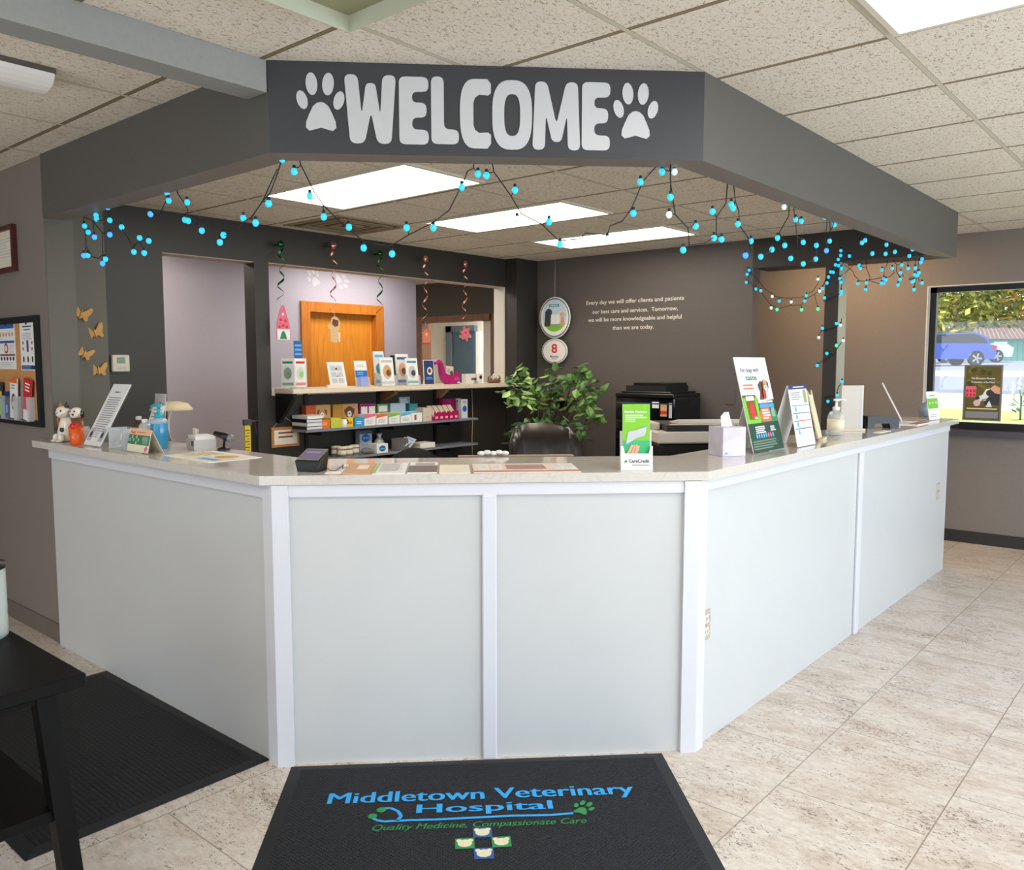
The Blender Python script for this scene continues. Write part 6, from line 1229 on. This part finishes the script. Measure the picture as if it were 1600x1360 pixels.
BG = [(onB(*z4(*q)), (bulb_b, bulb_g, bulb_p)[k]) for q, k in gar]
string('doorway_garland', 'thin string light garland swagged across the rear doorway', BG, [[onB(*z4(*q)) for q in P] for P in ([(350,305),(370,345),(410,385),(460,445),(530,495),(610,505),(690,500),(760,460),(795,410)], [(352,320),(360,400),(440,470),(495,545),(545,570),(620,550),(690,548),(715,510),(770,480),(815,445)])])
pst = [(837,885),(836,905),(873,907)]
BP = [(onB(*zr8(*q)), bulb_b) for q in pst] + [(onB(*z67(*q)), bulb_b) for q in ((265,437),(237,493),(270,500),(298,530),(187,567),(213,570),(163,620),(148,682),(282,637),(293,675),(295,770),(293,798),(100,740),(122,837))]
BP += [(onB(*z4(*q)), (bulb_b, bulb_g, bulb_p)[k]) for q, k in (((907,663),0),((932,673),2),((820,693),0),((797,750),2),((950,770),2),((908,800),1),((848,850),0),((788,925),0),((943,1027),0),((912,1112),0),((855,1150),0),((878,1221),0))]
PP = [[onB(*z67(*q)) for q in P] for P in ([(330,455),(290,520),(230,560),(150,600),(110,700)], [(310,590),(270,640),(300,700),(290,790),(150,860),(110,870)], [(300,380),(270,450),(300,540)])]
PP += [[onB(*z4(*q)) for q in P] for P in ([(940,630),(938,665),(900,685),(810,712)], [(950,770),(925,800),(885,860),(800,910)], [(943,1027),(920,1060),(905,1110),(830,1125)], [(860,1180),(885,1215)])]
string('post_string_lights', 'blue bulb string lights wound around the dark post by the doorway', BP, PP, .0032)

# ------------------------------------------------------------------ outside the window
def gz(y): return .80 + .0185*(y-11.3)
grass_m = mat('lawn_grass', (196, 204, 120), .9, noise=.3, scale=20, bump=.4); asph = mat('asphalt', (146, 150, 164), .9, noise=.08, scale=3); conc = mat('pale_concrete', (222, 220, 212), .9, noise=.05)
def strip(y0, y1, m_, name, xl=-40):
    b = MB(); b.add([(xl, y0, gz(y0)), (30, y0, gz(y0)), (30, y1, gz(y1)), (xl, y1, gz(y1)), (xl, y0, gz(y0)-.1), (30, y0, gz(y0)-.1), (30, y1, gz(y1)-.1), (xl, y1, gz(y1)-.1)], [(0, 1, 2, 3), (7, 6, 5, 4), (0, 4, 5, 1), (1, 5, 6, 2), (2, 6, 7, 3), (3, 7, 4, 0)], m_); o = struct(b, name); return o
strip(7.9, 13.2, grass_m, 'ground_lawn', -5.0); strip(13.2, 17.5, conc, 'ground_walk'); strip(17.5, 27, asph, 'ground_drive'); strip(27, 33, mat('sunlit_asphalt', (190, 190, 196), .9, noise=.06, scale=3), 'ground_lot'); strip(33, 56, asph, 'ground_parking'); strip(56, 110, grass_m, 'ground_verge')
def rim(b, x, y, z, r, rimm, f=1):
    b.T = frame((x, y, z), (f, 0, 0), (0, 0, 1)); b.lathe([(r, -.1), (r, .09), (r*.72, .10), (r*.70, .07)], black, 20); b.disc(0, 0, r*.7, .075, mat('wheel_well', (40, 40, 44), .6), 20)
    for k in range(5):
        a = 2*PI*k/5; b.poly([(r*.1*math.cos(a-1), r*.1*math.sin(a-1), .10), (r*.68*math.cos(a-.2), r*.68*math.sin(a-.2), .10), (r*.68*math.cos(a+.2), r*.68*math.sin(a+.2), .10), (r*.1*math.cos(a+1), r*.1*math.sin(a+1), .10)], rimm)
    b.T = M.Identity(4)
def car(label, loc, rz, paint, hatch):
    o = thing('car', label, 'car', loc, rz, 'cars in the parking lot')
    body = [(-2.1, .30), (2.1, .30), (2.15, .55), (2.08, .80), (1.9, .92), (1.0, .98), (-1.6, .98), (-2.1, .90), (-2.18, .6)]
    b = MB(); b.T = frame((0, .85, 0), (1, 0, 0), (0, 0, 1)); b.prism(body, 0, 1.7, paint); bod = sub(o, b, 'body')
    cab = [(-2.0, .95), (1.0, .95), (.35, 1.42), (-1.35, 1.45), (-1.85, 1.25)] if hatch else [(-1.7, .95), (.95, .95), (.2, 1.40), (-.9, 1.42)]
    b = MB(); b.T = frame((0, .72, 0), (1, 0, 0), (0, 0, 1)); b.prism(cab, 0, 1.44, paint); cabn = sub(o, b, 'cabin')
    b = MB(); win = [(x*.93-.02, .98 if z < 1 else z-.06) for x, z in cab]; b.T = frame((0, -.721, 0), (1, 0, 0), (0, 0, 1)); b.prism(win, 0, .004, mat('car_glass', (50, 58, 70), .1)); sub(cabn, b, 'side_window'); b = MB(); b.T = frame((0, .725, 0), (1, 0, 0), (0, 0, 1)); b.prism(win, 0, .004, MATS['car_glass']); sub(cabn, b, 'side_window')
    for x in (-1.32, 1.32):
        for y, f in ((-.80, 1), (.80, -1)): b = MB(); rim(b, x, y, .33, .33, LGREY, f); sub(o, b, 'wheel')
    b = MB(); b.box(-2.19, -2.0, -.86, -.5, .72, .88, RED); b.box(-2.19, -2.0, .5, .86, .72, .88, RED); sub(bod, b, 'tail_light'); b = MB(); b.box(1.95, 2.16, -.86, -.5, .62, .78, paper); b.box(2.1, 2.165, -.4, .4, .42, .6, black); sub(bod, b, 'headlight')
    return o
cblue, cwhite = mat('blue_car_paint', (60, 96, 196), .2, coat=.6), mat('white_car_paint', (232, 234, 236), .25, coat=.5)
p = at_depth(1462, 568, 37); car('blue hatchback parked outside the window, rear end to the right', (p.x, p.y, gz(p.y)+.0), YAW+PI, cblue, True)
p = at_depth(1502, 566, 43); car('white car parked beyond the blue hatchback outside', (p.x, p.y, gz(p.y)), YAW, cwhite, False)
p = at_depth(1563, 562, 46); gq = gz(p.y)
o = thing('dumpster_enclosure', 'green enclosure with brown ribbed roof across the parking lot', 'shed', (p.x, p.y, gq), YAW-.25)
gw = mat('green_boards', (84, 152, 132), .7, noise=.08, scale=4); b = MB(); b.box(-1.15, 1.15, 0, 1.6, 0, 1.22, gw)
for k in range(9): b.box(-1.15+.28*k, -1.13+.28*k, -.012, 0, .02, 1.2, mat('green_board_gap', (60, 116, 98), .8))
dwl = sub(o, b, 'walls'); b = MB(); rm = mat('brown_roof', (112, 92, 86), .7)
b.add([(-1.25, -.2, 1.2), (1.25, -.2, 1.2), (1.15, .8, 1.82), (-1.15, .8, 1.82), (-1.25, 1.8, 1.2), (1.25, 1.8, 1.2)], [(0, 1, 2, 3), (3, 2, 5, 4), (0, 3, 4), (1, 5, 2)], rm)
for k in range(12): b.tube([(-1.2+.218*k, -.21, 1.21), (-1.1+.2*k, .8, 1.83)], .03, mat('roof_rib', (150, 132, 124), .7), 5)
sub(o, b, 'roof'); b = MB(); b.box(-.42, .34, -.03, -.012, .42, 1.12, mat('sign_green', (90, 190, 140), .6)); b.box(-.36, .28, -.04, -.03, .55, 1.05, paper); sub(dwl, b, 'sign_panel')
bark2 = mat('tree_bark', (128, 100, 84), .9, noise=.25, scale=3)
tl = [mat('sunny_leaf', (196, 190, 96), .7, noise=.2, scale=2), mat('mid_leaf', (140, 148, 70), .7, noise=.2, scale=2), mat('shade_leaf', (92, 108, 62), .7, noise=.2, scale=2), mat('amber_leaf', (214, 176, 110), .7)]
def tree(label, x, y, D, hgt, rad, n, wts):
    p = at_depth(x, y, D); z0 = gz(p.y); o = thing('tree', label, 'tree', (p.x, p.y, z0), 0, 'trees beyond the parking lot')
    b = MB(); b.tube([(0, 0, 0), (.1, 0, hgt*.4), (0, .1, hgt*.8)], [.20, .15, .05], bark2, 8); sub(o, b, 'trunk')
    b = MB()
    for k in range(n):
        a, c = random.random()*2*PI, random.uniform(-1, 1); r = rad*random.uniform(.55, 1.05)*math.sqrt(max(0, 1-c*c*.8)); q = V((r*math.cos(a), r*math.sin(a), hgt*.58+c*hgt*.48))
        L = random.uniform(.3, .65); d = V((random.gauss(0, 1), random.gauss(0, 1), random.gauss(0, .5)-.2)).normalized(); w_ = d.cross(V((random.random(), random.random(), 1))).normalized()
        b.add([tuple(q), tuple(q+d*L*.5+w_*L*.3), tuple(q+d*L), tuple(q+d*L*.5-w_*L*.3)], [(0, 1, 2, 3)], random.choices(tl, wts)[0])
    sub(o, b, 'foliage')
tree('pale brown trunked leafy tree behind the blue hatchback', 1487, 566, 50, 6.0, 2.1, 1500, (5, 3, 2, 0)); tree('dense yellow green tree behind the green enclosure', 1548, 566, 55, 6.4, 2.4, 2000, (4, 3, 3, 0)); tree('leafy tree with amber tints right of the green enclosure', 1612, 566, 50, 6.0, 1.9, 1500, (3, 2, 1, 3)); tree('darker green tree in the gap between the cars and the enclosure', 1515, 566, 62, 6.4, 2.8, 2000, (1, 2, 5, 0)); tree('tall yellow tree at left edge of the window view', 1440, 566, 58, 7.0, 2.4, 1300, (4, 3, 2, 1))
p = at_depth(1594, 655, 10.0); z0 = gz(p.y)
o = thing('flowering_plant', 'garden plant with white flower spikes on lawn just outside the window', 'plant', (p.x, p.y, z0))
b = MB()
for k in range(26):
    a = random.random()*6.28; q = V((.07*math.cos(a), .07*math.sin(a), random.uniform(.05, .3))); d = V((math.cos(a), math.sin(a), random.uniform(-.1, .6))).normalized()*random.uniform(.1, .17); w_ = d.cross(V((0, 0, 1))).normalized()*.03
    b.add([tuple(q), tuple(q+d*.5+w_), tuple(q+d), tuple(q+d*.5-w_)], [(0, 1, 2, 3)], lf[k % 3])
b.tube([(0, 0, 0), (0, 0, .3)], .012, lf[2]); sub(o, b, 'leaves')
for k, (dx, h_) in enumerate(((-.02, .62), (.05, .50), (.11, .44), (-.09, .46))):
    b = MB(); b.tube([(dx*.3, 0, .2), (dx, 0, h_-.2)], .005, lf[0], 5)
    for j in range(16): b.ball((dx+random.gauss(0, .012)*(1-j/18), random.gauss(0, .012), h_-.24+.016*j), .022*(1-j/18), paper, 6, 4)
    sub(o, b, 'flower_spike')
# poster on the window
q0, q1 = at_y(1505, 655, Yf+.096), at_y(1566, 572, Yf+.096); pw, ph = abs(q1.x-q0.x), q1.z-q0.z
o = thing('window_poster', 'dark framed poster of a black and white dog fixed to the window', 'poster', ((q0.x+q1.x)/2, Yf+.0995, q0.z))
b = MB(); b.T = frame((0, 0, 0), (1, 0, 0), (0, 0, 1)); b.box(-pw/2, pw/2, 0, ph, -.003, .003, mat('print_olive', (96, 88, 34), .5)); z = .003+EPS; w, h = pw, ph
for k in range(26): b.disc(random.uniform(-.42, .42)*w, random.uniform(.5, .95)*h, random.uniform(.03, .09)*w, z+EPS*.01*k, random.choice([mat('print_moss', (120, 110, 40), .5), mat('print_dark_olive', (70, 66, 26), .5)]), 8)
b.text('The Broadest Parasite', .0, h*.77, h*.035, z+EPS, white, w*.66, .03); b.text('Protection of Its Kind', .0, h*.70, h*.035, z+EPS, white, w*.62, .03)
b.quad(-w*.47, h*.42, -w*.18, h*.62, z+EPS, PINK)
for i in range(3):
    for j in range(2): b.quad(-w*(.45-.095*i), h*(.43+.075*j), -w*(.385-.095*i), h*(.485+.075*j), z+2*EPS, RED)
b.poly([(w*.05, h*.28, z+EPS), (w*.45, h*.28, z+EPS), (w*.47, h*.55, z+EPS), (w*.25, h*.60, z+EPS), (w*.10, h*.45, z+EPS)], INK); b.poly([(-w*.16, h*.42, z+2*EPS), (w*.0, h*.46, z+2*EPS), (w*.10, h*.57, z+2*EPS), (w*.20, h*.58, z+2*EPS), (w*.18, h*.44, z+2*EPS), (w*.10, h*.36, z+2*EPS), (-w*.08, h*.34, z+2*EPS)], paper); b.disc(w*.20, h*.50, w*.10, z+3*EPS, INK, 14); b.disc(-w*.12, h*.405, w*.06, z+3*EPS, INK, 10, .8); b.poly([(-w*.02, h*.37, z+3*EPS), (w*.20, h*.41, z+3*EPS), (w*.20, h*.40, z+3*EPS), (0, h*.355, z+3*EPS)], INK)
b.poly([(w*.20, h*.58, z+4*EPS), (w*.32, h*.65, z+4*EPS), (w*.48, h*.60, z+4*EPS), (w*.48, h*.48, z+4*EPS), (w*.34, h*.50, z+4*EPS)], SKIN); b.disc(-w*.14, h*.31, w*.10, z+3*EPS, mat('ink_blush', (230, 190, 196)), 12); b.poly([(w*.10, h*.24, z+3*EPS), (w*.28, h*.24, z+3*EPS), (w*.20, h*.36, z+3*EPS)], paper)
b.quad(-w*.42, h*.195, w*.42, h*.215, z+2*EPS, CREAMI); b.quad(-w*.45, h*.03, w*.45, h*.15, z+EPS, GREY); sub(o, b, 'printed_poster')
b = MB(); b.T = frame((0, 0, 0), (1, 0, 0), (0, 0, 1)); fz = mat('poster_frame', (120, 116, 112), .4)
for (x0, x1, y0_, y1_) in ((-w/2-.008, w/2+.008, -.008, .004), (-w/2-.008, w/2+.008, h-.004, h+.008), (-w/2-.008, -w/2+.004, .004, h-.004), (w/2-.004, w/2+.008, .004, h-.004)): b.box(x0, x1, y0_, y1_, -.002, .006, fz)
sub(o, b, 'frame')
